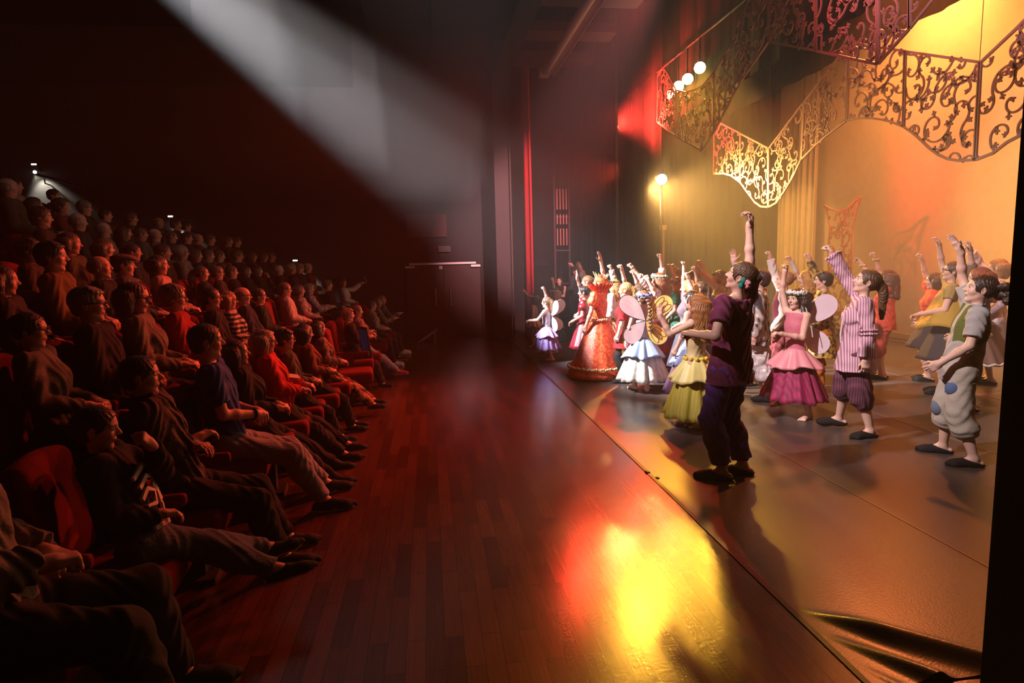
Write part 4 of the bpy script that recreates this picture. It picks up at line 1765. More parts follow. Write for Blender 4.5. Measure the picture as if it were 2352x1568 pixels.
LATT = plain((.50, .30, .27), .45, 0, .4)
XA, XB = 5.0, 6.0
A = [
    PX(XA, [(1510, 280), (1511, 176), (1518, 161), (1527, 160), (1535, 172), (1552, 205), (1552, 313)]),
    PX(XA, [(1553, 314), (1553, 207), (1575, 212), (1595, 207), (1613, 198), (1640, 167), (1640, 303), (1613, 346)]),
    PX(XA, [(1641, 302), (1641, 166), (1676, 107), (1702, 37), (1740, -40), (1765, -60), (1765, 96), (1702, 186)]),
    PX(XA, [(1767, 96), (1767, -60), (1873, -70), (1873, 116)]),
    PX(XA, [(1875, 117), (1875, -70), (2014, -90), (2014, 147)]),
    PX(XA, [(2018, 146), (2018, -90), (2088, -150), (2088, 67)]),
    PX(XA, [(2090, 65), (2090, -152), (2190, -260), (2190, -60)]),
]
ribbon('lattice_ribbon', 'reddish scrollwork lattice ribbon hanging highest, nearest the front', XA, A, LATT, 11,
       [A[0][2], A[1][3], A[2][2], A[3][1]])
Bp = [
    PX(XB, [(1639, 399), (1641, 286), (1652, 281), (1700, 306), (1700, 418), (1680, 403), (1662, 398)]),
    PX(XB, [(1701, 419), (1701, 307), (1764, 340), (1764, 475), (1748, 474), (1734, 464), (1717, 441)]),
    PX(XB, [(1766, 475), (1766, 341), (1845, 237), (1840, 366), (1822, 405), (1803, 437), (1784, 465)]),
    PX(XB, [(1842, 365), (1847, 236), (1925, 132), (1951, 99), (1943, 278), (1920, 295), (1899, 311), (1870, 336)]),
    PX(XB, [(1945, 277), (1953, 98), (2078, 117), (2074, 290), (2050, 280), (2029, 275), (2005, 271), (1980, 271), (1960, 273)]),
    PX(XB, [(2076, 291), (2080, 118), (2250, 143), (2238, 367), (2205, 369), (2177, 365), (2155, 355), (2136, 341), (2118, 324), (2103, 310), (2090, 300)]),
    PX(XB, [(2241, 367), (2253, 143), (2333, 67), (2400, 0), (2385, 290), (2314, 326), (2280, 352)]),
]
ribbon('lattice_ribbon', 'orange-brown scrollwork lattice ribbon hanging behind, dipping lowest at its left', XB, Bp, LATT, 41,
       [Bp[0][2], Bp[1][2], Bp[3][1], Bp[3][3], Bp[5][2]])
# tall ornamental throne against the backcloth
XT = 8.2
tp = PX(XT, [(1903, 622), (1903, 560), (1907, 520), (1898, 478), (1893, 472), (1912, 482), (1930, 486), (1950, 477), (1966, 460), (1977, 452), (1968, 480), (1958, 530), (1957, 620)])
th_ = empty('throne', (XT, (tp[0][0] + tp[-1][0]) / 2, 0))
tag(th_, 'tall throne with pierced scrollwork back standing before the backcloth', 'throne')
yo = (tp[0][0] + tp[-1][0]) / 2
loc_p = [(a - yo, b) for a, b in tp]
mb = MB()
for k in range(len(loc_p)):
    a, b = loc_p[k], loc_p[(k + 1) % len(loc_p)]
    mb.ribbon([V(0, a[0], a[1]), V(0, (a[0] + b[0]) / 2, (a[1] + b[1]) / 2), V(0, b[0], b[1])], .03, V(1, 0, 0), .03)
bkp = mb.build('back_frame', plain((.55, .26, .14), .4), th_)
mb = MB()
scrolls(mb, loc_p, 0.0, 5, .26, .02, .02)
mb.build('scrollwork', plain((.55, .26, .14), .4), bkp)
ya, yb = loc_p[-1][0], loc_p[0][0]
if ya > yb:
    ya, yb = yb, ya
zt = loc_p[0][1]
mb = MB()
mb.box((-.55, ya - .06, .46), (.02, yb + .06, .54))
mb.build('seat', plain((.22, .09, .05), .5), th_)
lw = [(ya, .0), (yb, .0), (yb, zt), (ya, zt)]
mb = MB()
for k in range(4):
    a, b = lw[k], lw[(k + 1) % 4]
    mb.ribbon([V(0, a[0], a[1]), V(0, (a[0] + b[0]) / 2, (a[1] + b[1]) / 2), V(0, b[0], b[1])], .04, V(1, 0, 0), .04)
scrolls(mb, lw, 0.0, 8, .24, .022, .02)
mb.build('base_lattice', plain((.55, .34, .10), .4), th_)
for (xx, yy) in ((-.5, ya), (-.5, yb)):
    mb = MB()
    mb.tube([(xx, yy, 0.003), (xx, yy, .46)], .03, 10)
    mb.build('leg', plain((.3, .15, .07), .5), th_)

# ------------------------------------------------------------------ haze filling the hall
mb = MB()
mb.box((-13, -4, -1), (13, 21, 9.2))
hz, nt, b, out = _new('haze')
nt.nodes.remove(b)
vs = _n(nt, 'ShaderNodeVolumeScatter')
vs.inputs['Color'].default_value = (1, 1, 1, 1)
vs.inputs['Density'].default_value = 0.006
vs.inputs['Anisotropy'].default_value = 0.0
nt.links.new(vs.outputs[0], out.inputs['Volume'])
o = mb.build('stage_haze', hz)
tag(o, 'thin theatre haze hanging through the whole hall', 'haze', kind='stuff')

for _i, (_x, _z, _d) in enumerate(((-1.6, 3.4, .009), (-.5, 3.0, .006), (.7, 2.6, .005))):  # added haze boxes, stepped in density so the beam brightens and fades
    mb = MB()
    mb.box((-9.5, 5.0, _z), (_x, 14.9, 6.1 - .02 * _i))
    hl = hz.copy()
    hl.name = 'added_haze_layer'
    _v = [n_ for n_ in hl.node_tree.nodes if n_.type == 'VOLUME_SCATTER'][0]
    _v.inputs['Density'].default_value = _d
    _v.inputs['Anisotropy'].default_value = 0.0
    o = mb.build('added_haze_layer', hl)
    tag(o, ('haze box added over the back seats to brighten the pale beam', 'haze box added over the middle seats to show the pale beam',
            'haze box added over the front row to let the pale beam fade')[_i], 'haze', kind='stuff')

mb = MB()
mb.box((4.1, -3, .5), (11.5, 19.8, 8.3))
hs_ = hz.copy()
hs_.name = 'haze_on_stage'
_v = [n_ for n_ in hs_.node_tree.nodes if n_.type == 'VOLUME_SCATTER'][0]
_v.inputs['Density'].default_value = 0.021
o = mb.build('haze_cloud', hs_)
tag(o, 'thicker haze standing over the stage, glowing red and amber', 'haze', kind='stuff')


# ------------------------------------------------------------------ performers
BLK = cloth((.012, .012, .014), .8)
PALE = (.66, .42, .33)
FAIR = (.70, .47, .37)
BLOND = (.36, .20, .07)
BROWN = (.085, .040, .018)
DKBR = (.035, .018, .011)
RED_H = (.22, .07, .025)
WHITEP = cloth((.80, .78, .76), .7)
GREENP = cloth((.06, .13, .04), .7)
GOLD = plain((.75, .50, .16), .3, .8)
SLIP = ('slipper', BLK)


def lf(root, yaw, px, py):
    """a point of the floor, in the person's own frame"""
    p = at_floor(px, py)
    d = rz(-yaw) @ (p - V(root[0], root[1], 0))
    return (d[0], d[1])


def feet_at(root, yaw, L, R, yl=8, yr=-8):
    a, b = lf(root, yaw, *L), lf(root, yaw, *R)
    return {'L': (a[0], a[1], yl), 'R': (b[0], b[1], yr)}


def waist(S, dz=.07):
    return S['P'] + V(0, 0, dz * S['s'])


def fairy_dress(b, S, bod, over, under, under2, hem=.30, r1=.26, lv=.62, puff=None, flowers=None, seed=0, alpha=.8):
    wear(b, 'bodice', top_mesh(S, .007, 0, .012, .04, fold=.002, neck=-.02), cloth(bod, .6, spec=.4))
    s = S['s']
    r0 = .105 * s
    wz = waist(S)[2]
    add_obj('tulle_skirt', lathe_skirt(waist(S), r0, hem, r1, 96, 12, .085, 15, seed=seed, jag=.012, curve=.9), tulle(under, under2, alpha), b)
    add_obj('lining', lathe_skirt(waist(S) - V(0, 0, .01), r0 * .95, hem + .10, r1 * .78, 64, 6, .03, 9, seed=seed + 1), cloth([x * .8 for x in under], .8), b)
    add_obj('overskirt', lathe_skirt(waist(S) + V(0, 0, .01), r0 * 1.03, wz - (wz - hem) * (1 - lv), r1 * .80, 96, 8, .13, 9, seed=seed + 2, jag=.02), cloth(over, .45, spec=.6, bump=.1), b)
    if puff:
        pass


def ribbons(S, par, col, n=3, L=.35):
    hh = S['hh']
    for i in range(n):
        p = S['Hc'] + S['Hm'] @ (V(.02 - .05 * i, .40, .22) * hh)
        mb = MB()
        pts = [p]
        for k in range(6):
            p = p + V(.012 * math.sin(k + i), .010 * (i - 1) + .008, -L / 6)
            pts.append(p)
        mb.ribbon(pts, .012, V(.3, 1, 0), .002)
        mb.build('hair_ribbon', col, par)


FIST = ('fist',)
UP = (.22, -.04, .95)
WAISTL = (.42, -.22, -.58)

# the one in plum, closest to the camera, seen from behind
r = (2.22, 4.46, 0)
yw = 2.12
b, S = person('person seen from behind in a plum short-sleeved top and purple trousers, arm stretched high', r, yw, 1.645, .0045, PALE, 'bun', BROWN, SLIP, False,
              fem=1, R=(.05, -.10, .99), Rh=('limp', (-.15, .15, .95), (.55, .75, 0)), L=(.36, .20, -.42), Lh=('fist',), head=(18, 24, 0), lean=-5, g=1.02,
              feet={'L': (-.02, .10, 30), 'R': (-.06, -.12, 42)}, hseed=3, hv=.01)
wear(b, 'blouse', top_mesh(S, .0055, .62, .026, -.11, .045, .006, puff=.012, cuff=.03, seed=2.0), cloth((.17, .026, .075), .75, spec=.3))
wear(b, 'trousers', legs_mesh(S, .0055, 1.86, .022, .040, ek=.026, fold=.006, seed=.4), cloth((.14, .055, .26), .8, spec=.2))
mb = MB()
mb.tube([S['P'] + V(.150 * math.cos(a), .192 * math.sin(a), -.105) for a in [2 * PI * i / 40 for i in range(40)]], .008, 6, True)
mb.build('cord_belt', cloth((.30, .10, .22), .6), b, True)
q = S['Hc'] + S['Hm'] @ (V(-.33, .30, -.05) * S['hh'])
mb = MB()
for i in range(9):
    a = i * 2.4
    mb.ball(q + S['Hm'] @ V(-.01 * (i % 3), .026 * math.cos(a) * (i / 9 + .3), .026 * math.sin(a) * (i / 9 + .3)), .017, 8)
o = mb.build('hair_flower', cloth((.62, .25, .28), .7), b, True)
mb = MB()
mb.ball(q + S['Hm'] @ V(.03, .012, .012), .022, 8, (1, .6, 1.3))
mb.ball(q + S['Hm'] @ V(.03, .012, -.03), .020, 8, (1, .6, 1.2))
mb.build('leaf', cloth((.02, .22, .15), .7), o, True)

# yellow fairy beside her
r = (2.53, 5.78, 0)
yw = 2.35
b, S = person('fairy in a yellow layered dress with long curly auburn hair, half behind the plum top', r, yw, 1.33, .0055, FAIR, 'curly', (.26, .10, .03), fem=1, c=.55,
              L=(.62, .30, .18), Lh=('snap', (.1, -.1, .95), (0, -1, 0)), Lp=(0, .2, -1), R=(.10, -.14, -.97), Rh=('relax',), hlen=.30, hseed=5, head=(0, 8, 0),
              feet=feet_at(r, yw, (1585, 978), (1618, 988)))
fairy_dress(b, S, (.72, .58, .30), (.88, .78, .28), (.85, .74, .16), (.72, .62, .08), .16, .30, .62, seed=3)
mb = MB()
for i in range(12):
    a = 2 * PI * i / 12
    mb.ball(waist(S) + V(.105 * math.cos(a), .12 * math.sin(a), .0), .022, 7)
mb.build('flower_belt', cloth((.82, .62, .05), .6), b, True)

# pink fairy
r = (3.72, 6.04, 0)
yw = PI + .36
b, S = person('smiling fairy in pink satin peplum and raspberry tulle skirt, with pale wings', r, yw, 1.335, .0055, FAIR, 'long', DKBR, fem=1, c=.6,
              R=(.08, -.02, .98), Rh=('fist',), L=(.50, -.28, -.42), Lh=('limp', None, (0, 0, -1)), head=(-6, 2, 0), hlen=.26, hseed=2,
              feet=feet_at(r, yw, (1858, 962), (1790, 938)))
fairy_dress(b, S, (.60, .16, .22), (.80, .30, .34), (.62, .05, .16), (.36, .03, .14), .20, .30, .66, seed=9)
wings(S, b, cloth((.80, .66, .74), .35, spec=.6, alpha=.85), cloth((.80, .66, .74), .35, spec=.6, alpha=.85), None, 1.05, (66, 50))
flower_crown(S, b, [WHITEP, GREENP], 4)
ribbons(S, b, WHITEP, 3, .42)

# striped blouse
r = (3.82, 5.24, 0)
yw = 2.66
b, S = person('performer in a pink and mauve striped blouse and dark knee breeches, wide sleeve raised', r, yw, 1.535, .005, FAIR, 'pony', BROWN, SLIP, False, fem=.7, c=.3,
              R=(.50, -.10, .86), Rh=('fist',), L=(-.04, .16, -.98), Lh=('relax',), head=(0, 22, 0), lean=-4, hlen=.30, hseed=1,
              feet=feet_at(r, yw, (1998, 1005), (1925, 980), 28, -6))
STR = cloth((.66, .44, .50), .85, 'stripe', (.34, .15, .22), 16, 0)
wear(b, 'blouse', top_mesh(S, .0055, 1.92, .024, -.16, .075, .005, cuff=.03, bell=.034, long=1, seed=5.0), STR)
wear(b, 'breeches', legs_mesh(S, .0055, 1.22, .024, .014, .03, .006, .09, .022, seed=2.2), cloth((.16, .055, .085), .9, 'stripe', (.085, .03, .05), 16, 0))
for nm, t in (('sleeve_ruffle', .92), ('sleeve_ruffle', 1.06)):
    mb = MB()
    p = S['Ls'] + (S['Le'] - S['Ls']) * t if t < 1 else S['Le'] + (S['Lw'] - S['Le']) * (t - 1)
    ax = nrm(S['Lw'] - S['Ls'])
    e1 = nrm(np.cross(ax, V(1, 0, 0)))
    e2 = np.cross(ax, e1)
    mb.tube([p + (e1 * math.cos(a) + e2 * math.sin(a)) * (.068 + .004 * math.sin(9 * a)) for a in [2 * PI * i / 40 for i in range(40)]], .011, 6, True)
    mb.build(nm, STR, b, True)
mb = MB()
pc = S['P'] + S['u'] * S['LT'] * .9 + S['f'] * .125
for sg in (-1, 1):
    mb.tube([pc, pc + V(.02, .01 * sg, -.10), pc + V(.035, .022 * sg, -.26), pc + V(.03, .015 * sg, -.34)], .0045, 5)
mb.build('lacing', cloth((.75, .60, .66), .8), b)

# vest boy
r = (4.12, 4.42, 0)
yw = 2.58
b, S = person('striding performer in a green waistcoat, grey shirt and patched pale breeches, arm raised', r, yw, 1.50, .005, FAIR, 'messybun', DKBR, SLIP, False, c=.35,
              R=(.20, .0, .95), Rh=('spread', (.45, .05, .75), (.5, .3, -.6)), L=(.50, .12, -.78), Lh=('relax',), head=(0, 14, 0), lean=-9, g=1.08,
              feet=feet_at(r, yw, (2236, 1072), (2165, 1040), 10, -4), hseed=6)
wear(b, 'shirt', top_mesh(S, .0055, .72, .024, -.10, .03, .005, cuff=.03, collar=.05, seed=1.0), cloth((.40, .37, .35), .85))
ops = p_torso(S, .034 * S['s']) + [PL(S['P'] + V(0, 0, .02), V(0, 0, -1)), PL(S['nb'] + S['u'] * .0, nrm(S['u'] - S['f'] * .5))]
for sd in 'LR':
    ops.append(E_(S[sd + 's'], V(1, 1, 1) * .075, None, .02, -1))
ops.append(B_(S['P'] + S['u'] * S['LT'] * .4 + S['f'] * .20, V(.15, .045, .4), .01, S['Rt'].T, .02, -1))
vt, ft = solid(ops, .0055)
wear(b, 'waistcoat', mk_mesh('waistcoat', vt, ft), cloth((.13, .15, .035), .95, bump=.6))
wear(b, 'breeches', legs_mesh(S, .0055, 1.38, .026, .016, .034, .0035, .09, .012, seed=3.3), cloth((.50, .44, .36), .9))
for sd, t, cc in (('L', .35, (.10, .16, .30)), ('R', .97, (.16, .18, .24))):
    p = S[sd + 'hip'] + (S[sd + 'k'] - S[sd + 'hip']) * t
    vt, ft = solid([E_(p + V(.050, .030, 0), V(.060, .058, .072) * 1.0, None, .02)], .006)
    wear(b, 'patch', mk_mesh('patch', vt, ft), cloth(cc, .95))

# striped satin shirt boy
r = (3.74, 6.82, 0)
yw = 2.55
b, S = person('dark-haired performer in a silver striped satin shirt and pale pantaloons, seen from behind', r, yw, 1.51, .006, PALE, 'short', (.045, .02, .02), SLIP, False, c=.25,
              R=(.62, .16, .76), Rh=('open', (.1, 0, 1), (0, .2, -.3)), L=(.05, .12, -.97), head=(0, 8, 0), hseed=8, feet=feet_at(r, yw, (1722, 902), (1765, 925)))
wear(b, 'satin_shirt', top_mesh(S, .0065, 1.95, .028, -.12, .03, .006, cuff=.02, seed=6), cloth((.05, .04, .045), .35, 'stripe', (.46, .38, .36), 5.5, 1, spec=.7))
wear(b, 'pantaloons', legs_mesh(S, .0065, 1.45, .03, .016, .04, .008, .09, .035, seed=7), cloth((.62, .56, .54), .75, 'stripe', (.46, .40, .42), 12, 1))

# maroon waistcoat
r = (4.26, 7.2, 0)
yw = 2.7
b, S = person('performer with pinned-up hair, white shirt and maroon waistcoat behind the satin shirt', r, yw, 1.48, .0065, FAIR, 'bun', (.36, .17, .08), SLIP, False, c=.3,
              R=(.30, -.2, .90), Rh=FIST, L=(.30, .06, -.90), head=(0, 4, 0), hseed=4)
wear(b, 'shirt', top_mesh(S, .007, 1.9, .022, -.02, .0, .005, cuff=.03, seed=2), cloth((.72, .64, .60), .8))
ops = p_torso(S, .030) + [PL(S['P'] + V(0, 0, .10), V(0, 0, -1)), PL(S['nb'] - S['u'] * .02, nrm(S['u'] - S['f'] * .5))]
for sd in 'LR':
    ops.append(E_(S[sd + 's'], V(1, 1, 1) * .075, None, .02, -1))
vt, ft = solid(ops, .007)
wear(b, 'waistcoat', mk_mesh('waistcoat', vt, ft), cloth((.13, .02, .035), .9))
wear(b, 'trousers', legs_mesh(S, .0075, 1.9, .022, .02, .03, .005, seed=8), cloth((.30, .07, .07), .9, 'stripe', (.16, .03, .04), 9, 1))

# curly blond performer behind the pink fairy
r = (4.84, 7.65, 0)
b, S = person('performer with curly golden hair and a white glove, standing behind the pink fairy', r, 2.5, 1.47, .007, FAIR, 'curly', (.42, .21, .06), SLIP, False, fem=.6, c=.3,
              R=(.45, -.15, .80), Rh=FIST, L=(.35, .10, -.80), hlen=.16, hseed=9)
wear(b, 'bodice', top_mesh(S, .008, 0, .014, 0, fold=.003, neck=-.02), cloth((.10, .03, .03), .8))
add_obj('skirt', lathe_skirt(waist(S), .12, .25, .27, 80, 8, .05, 11, seed=4), cloth((.13, .05, .04), .8), b)
vt, ft = solid(p_arm(S, 'R', .006, 2.0)[2:] + [E_(S['Rw'], V(.03, .03, .03))], .006)
wear(b, 'glove', mk_mesh('glove', vt, ft), WHITEP)

# gold and black costume
r = (4.66, 7.02, 0)
b, S = person('performer in a black and gold brocade coat and orange trousers, left of the striped blouse', r, 2.55, 1.47, .007, PALE, 'short', DKBR, SLIP, False, c=.3,
              R=(.35, -.25, .85), Rh=FIST, L=(.30, .15, -.88), hseed=7)
wear(b, 'coat', top_mesh(S, .008, 1.95, .026, -.34, .10, .004, long=1, seed=4), cloth((.04, .025, .015), .6, 'blotch', (.55, .33, .06), 22, spec=.5))
wear(b, 'trousers', legs_mesh(S, .008, 1.9, .03, .035, .035, .006, seed=9), cloth((.62, .20, .03), .75))

# red shirt with curls
r = (5.95, 7.62, 0)
yw = 2.35
b, S = person('performer in coral red tunic and breeches with loose brown curls, behind the striped blouse', r, yw, 1.44, .0065, FAIR, 'curly', (.12, .045, .02), SLIP, False, fem=.7, c=.3,
              R=(.35, .02, .90), Rh=FIST, L=(.62, -.05, .75), Lh=('snap',), hlen=.24, hseed=12, hv=.04)
wear(b, 'tunic', top_mesh(S, .0075, .8, .026, -.08, .04, .005, cuff=.04, seed=1.4), cloth((.72, .09, .055), .75))
wear(b, 'breeches', legs_mesh(S, .0075, 1.15, .024, .012, .03, .005, .09, .015, seed=2.8), cloth((.70, .08, .05), .8))
mb = MB()
for sd in 'LR':
    p = S[sd + 'k'] + (S[sd + 'a'] - S[sd + 'k']) * .16
    mb2 = MB()
    mb2.tube([p + V(.066 * math.cos(a), .066 * math.sin(a), .01 * math.sin(6 * a)) for a in [2 * PI * i / 30 for i in range(30)]], .014, 6, True)
    mb2.build('knee_frill', WHITEP, b, True)
    p = S[sd + 'w'] - nrm(S[sd + 'w'] - S[sd + 'e']) * .02
    mb2 = MB()
    mb2.tube([p + V(.034 * math.cos(a), .034 * math.sin(a), .008 * math.sin(5 * a)) for a in [2 * PI * i / 24 for i in range(24)]], .012, 6, True)
    mb2.build('bracelet', cloth((.78, .62, .22), .6), b, True)

# mustard top with glasses
r = (5.98, 6.62, 0)
b, S = person('performer with glasses in a mustard cape and dark skirt, behind the waistcoat', r, 2.5, 1.55, .0065, FAIR, 'bun', BROWN, SLIP, False, fem=.8, c=.25,
              R=(.25, .02, .93), Rh=('limp',), L=(.55, .0, -.60), Lh=('snap',), head=(0, 12, 0), glasses=plain((.02, .015, .015), .4), hseed=14)
wear(b, 'blouse', top_mesh(S, .0075, .5, .02, 0, 0, .004, seed=3), cloth((.42, .30, .10), .8))
add_obj('cape', lathe_skirt(S['P'] + V(0, 0, S['LT'] * .92), .10, S['P'][2] + .02, .33, 72, 8, .05, 6, ey=1.1, seed=21, jag=.03), cloth((.52, .33, .05), .75), b)
add_obj('skirt', lathe_skirt(waist(S), .12, .42, .30, 80, 8, .05, 10, seed=22), cloth((.055, .045, .05), .8), b)

# red puffed sleeve
r = (6.40, 7.35, 0)
b, S = person('performer with a puffed orange-red sleeve and dark skirt, furthest back on the right', r, 2.5, 1.40, .0075, FAIR, 'bob', BROWN, SLIP, False, fem=.8, c=.3,
              R=(.30, .05, .92), Rh=('snap',), L=(.3, .1, -.8), hlen=.14, hseed=15)
wear(b, 'blouse', top_mesh(S, .008, .85, .03, 0, 0, .006, puff=.045, cuff=.02, seed=3.7), cloth((.70, .11, .05), .75))
add_obj('skirt', lathe_skirt(waist(S), .12, .45, .28, 72, 8, .05, 9, seed=23), cloth((.06, .045, .045), .8), b)

# brown dress with lace hem at the edge of the picture
r = (5.62, 5.86, 0)
yw = 2.4
b, S = person('performer in a brown dress with cream lace hem, half hidden by the right masking', r, yw, 1.50, .0065, FAIR, 'curly', (.26, .07, .03), SLIP, False, fem=.8, c=.25,
              R=(.20, .10, .92), Rh=('limp',), L=(.35, .12, -.82), Lh=('relax',), hlen=.22, hseed=16)
wear(b, 'dress_top', top_mesh(S, .0075, 1.1, .022, 0, 0, .004, cuff=.03, seed=3.1), cloth((.20, .13, .09), .8))
add_obj('skirt', lathe_skirt(waist(S), .12, .52, .28, 80, 8, .05, 10, seed=24), cloth((.24, .13, .09), .8), b)
mb = MB()
mb.tube([waist(S) + V(.13 * math.cos(a), .16 * math.sin(a), -.02 + .006 * math.sin(12 * a)) for a in [2 * PI * i / 40 for i in range(40)]], .014, 6, True)
mb.build('lace_trim', cloth((.78, .70, .60), .8), b, True)
mb = MB()
mb.tube([V(S['P'][0] + .28 * math.cos(a), .32 * math.sin(a), .53 + .008 * math.sin(15 * a)) for a in [2 * PI * i / 60 for i in range(60)]], .013, 6, True)
mb.build('lace_hem', cloth((.78, .70, .60), .8), b, True)

r = (6.95, 7.0, 0)
b, S = person('performer in a white wide-sleeved blouse, furthest right, mostly behind the right masking', r, 2.45, 1.56, .0075, FAIR, 'bob', (.34, .19, .07), SLIP, False, fem=.8, c=.25,
              R=(.55, .12, .76), Rh=FIST, L=(.3, .1, -.8), hlen=.12, hseed=17)
wear(b, 'blouse', top_mesh(S, .008, 1.9, .026, -.08, .02, .005, cuff=.03, bell=.02, seed=3.9), cloth((.72, .64, .62), .8, 'stripe', (.50, .36, .40), 7, 1))
add_obj('skirt', lathe_skirt(waist(S), .12, .35, .28, 72, 8, .05, 9, seed=25), cloth((.20, .14, .12), .8), b)

# ---- the crowd on the left
# red queen
r = (2.40, 8.82, 0)
yw = 2.35
b, S = person('queen in a long orange-red gown with gold braid, high collar and golden leaf crown', r, yw, 1.45, .006, FAIR, 'bun', (.40, .19, .06), SLIP, False, fem=.9, c=.2,
              R=(.10, .0, .97), Rh=('open',), L=(.18, .20, -.95), Lh=('relax',), head=(5, 10, 0), hseed=18, hv=.02)
GOWN = cloth((.74, .060, .020), .40, 'blotch', (.86, .17, .06), 24, spec=.6, bump=.5)
wear(b, 'bodice', top_mesh(S, .007, .55, .02, .02, 0, .005, puff=.035, cuff=.02, seed=4.4), GOWN)
add_obj('gown_skirt', lathe_skirt(waist(S, .10), .125, .015, .47, 120, 14, .022, 11, seed=31, curve=.95, ey=1.05), GOWN, b)
for z, rr, th_r, nm in ((.16, .447, .021, 'gold_hem_braid'), (None, .145, .019, 'gold_belt')):
    zz = z if z else waist(S, .10)[2]
    c0 = waist(S)
    mb = MB()
    for i in range(90):
        a = 2 * PI * i / 90
        mb.ball(V(c0[0] + (rr + .006 * (i % 2)) * math.cos(a), c0[1] + (rr + .006 * (i % 2)) * 1.05 * math.sin(a), zz + .006 * (i % 3 - 1)), th_r, 6)
    mb.build(nm, cloth((.78, .56, .20), .45, 'blotch', (.90, .80, .52), 60, spec=.6), b, True)
mb = MB()
nbp = S['nb']
for i in range(16):
    a = PI * .35 + 1.3 * PI * i / 15
    d = V(math.cos(a), math.sin(a), 0)
    p = nbp + d * .075
    t = V(-d[1], d[0], 0)
    mb.prism([p - t * .018, p + t * .018, p + t * .036 + d * .10 + V(0, 0, .10), p + d * .12 + V(0, 0, .15), p - t * .036 + d * .10 + V(0, 0, .10)], None, d * .006)
mb.build('stand_collar', GOWN, b)
mb = MB()
rnd = random.Random(5)
for i in range(15):
    a = 2 * PI * i / 15
    d = S['Hm'] @ V(math.cos(a), math.sin(a), 0)
    p = S['Hc'] + S['Hm'] @ (V(-.06 + .40 * math.cos(a), .36 * math.sin(a), .36) * S['hh'])
    t = np.cross(d, V(0, 0, 1))
    hgt = rnd.uniform(.05, .085)
    tip = p + d * .035 + V(0, 0, hgt)
    mb.prism([p - t * .012, p + t * .012, (p + tip) / 2 + t * .014, tip, (p + tip) / 2 - t * .014], None, d * .005)
mb.tube([S['Hc'] + S['Hm'] @ (V(-.06 + .41 * math.cos(a), .37 * math.sin(a), .34) * S['hh']) for a in [2 * PI * i / 30 for i in range(30)]], .008, 6, True)
mb.build('leaf_crown', plain((.80, .66, .34), .4, .3), b)

# purple fairy
r = (1.92, 10.38, 0)
yw = 2.55
b, S = person('small fairy in a lilac peplum and violet tulle skirt, furthest left in front', r, yw, 1.075, .006, FAIR, 'pony', (.20, .10, .05), fem=1, c=.95,
              R=(.20, .05, .94), Rh=FIST, L=(.75, .10, -.45), Lh=('limp',), hlen=.20, hseed=19, feet=feet_at(r, yw, (1268, 828), (1248, 820)))
fairy_dress(b, S, (.52, .44, .52), (.56, .40, .80), (.40, .26, .68), (.56, .42, .78), .21, .235, .58, seed=33)
wings(S, b, cloth((.82, .76, .80), .35, spec=.6, alpha=.8), cloth((.82, .76, .80), .35, spec=.6, alpha=.8), None, 1.1, (40, 52))
mb = MB()
mb.tube([S['Hc'] + S['Hm'] @ (V(-.04 + .06 * math.sin(a), .40 * math.cos(a), .12 + .42 * max(math.sin(a), -.2)) * S['hh']) for a in [PI * i / 20 for i in range(21)]], .012, 7)
mb.build('headband', WHITEP, b, True)

# two small ones beside the red curtain
r = (1.99, 12.1, 0)
b, S = person('small child in a grey top and orange skirt with flower crown, beside the red curtain', r, 2.75, 1.03, .007, FAIR, 'bob', BROWN, fem=1, c=1,
              R=(.55, .25, .80), Rh=FIST, L=(.15, .05, -.95), hlen=.10, hseed=20)
fairy_dress(b, S, (.36, .30, .30), (.62, .20, .12), (.40, .13, .06), (.16, .12, .09), .22, .21, .60, seed=35)
flower_crown(S, b, [WHITEP], 7)
r = (2.22, 11.2, 0)
b, S = person('child with a white headband in a green dress, half hidden by the lilac fairy', r, 2.8, 1.17, .007, FAIR, 'bob', (.28, .15, .07), fem=1, c=.85,
              R=(.10, .0, .97), Rh=FIST, L=(.3, .1, -.85), hlen=.10, hseed=22)
fairy_dress(b, S, (.07, .16, .14), (.06, .20, .17), (.05, .13, .11), (.09, .22, .18), .22, .22, .60, seed=36)
flower_crown(S, b, [WHITEP], 8, .026)

# crew in the wings
r = (3.05, 14.75, 0)
b, S = person('person with folded arms in a black sleeveless top, watching from the dark wing', r, -2.0, 1.27, .008, PALE, 'bun', DKBR, ('slipper', BLK), False, fem=1, c=.3,
              R=(.45, .35, -.42), L=(.45, -.35, -.46), hseed=23)
wear(b, 'top', top_mesh(S, .009, 0, .014, -.06, 0, .003), BLK)
wear(b, 'trousers', legs_mesh(S, .009), BLK)
r = (3.52, 15.0, 0)
b, S = person('stage hand in dark grey reaching up to a rope in the dark wing', r, 2.4, 1.50, .008, PALE, 'short', DKBR, ('sneaker', BLK), False,
              R=(.35, .10, .60), L=(.4, .1, -.6), hseed=24)
wear(b, 'jacket', top_mesh(S, .009, 1.95, .024, -.10, 0, .005), cloth((.06, .065, .08), .9))
wear(b, 'trousers', legs_mesh(S, .009), BLK)

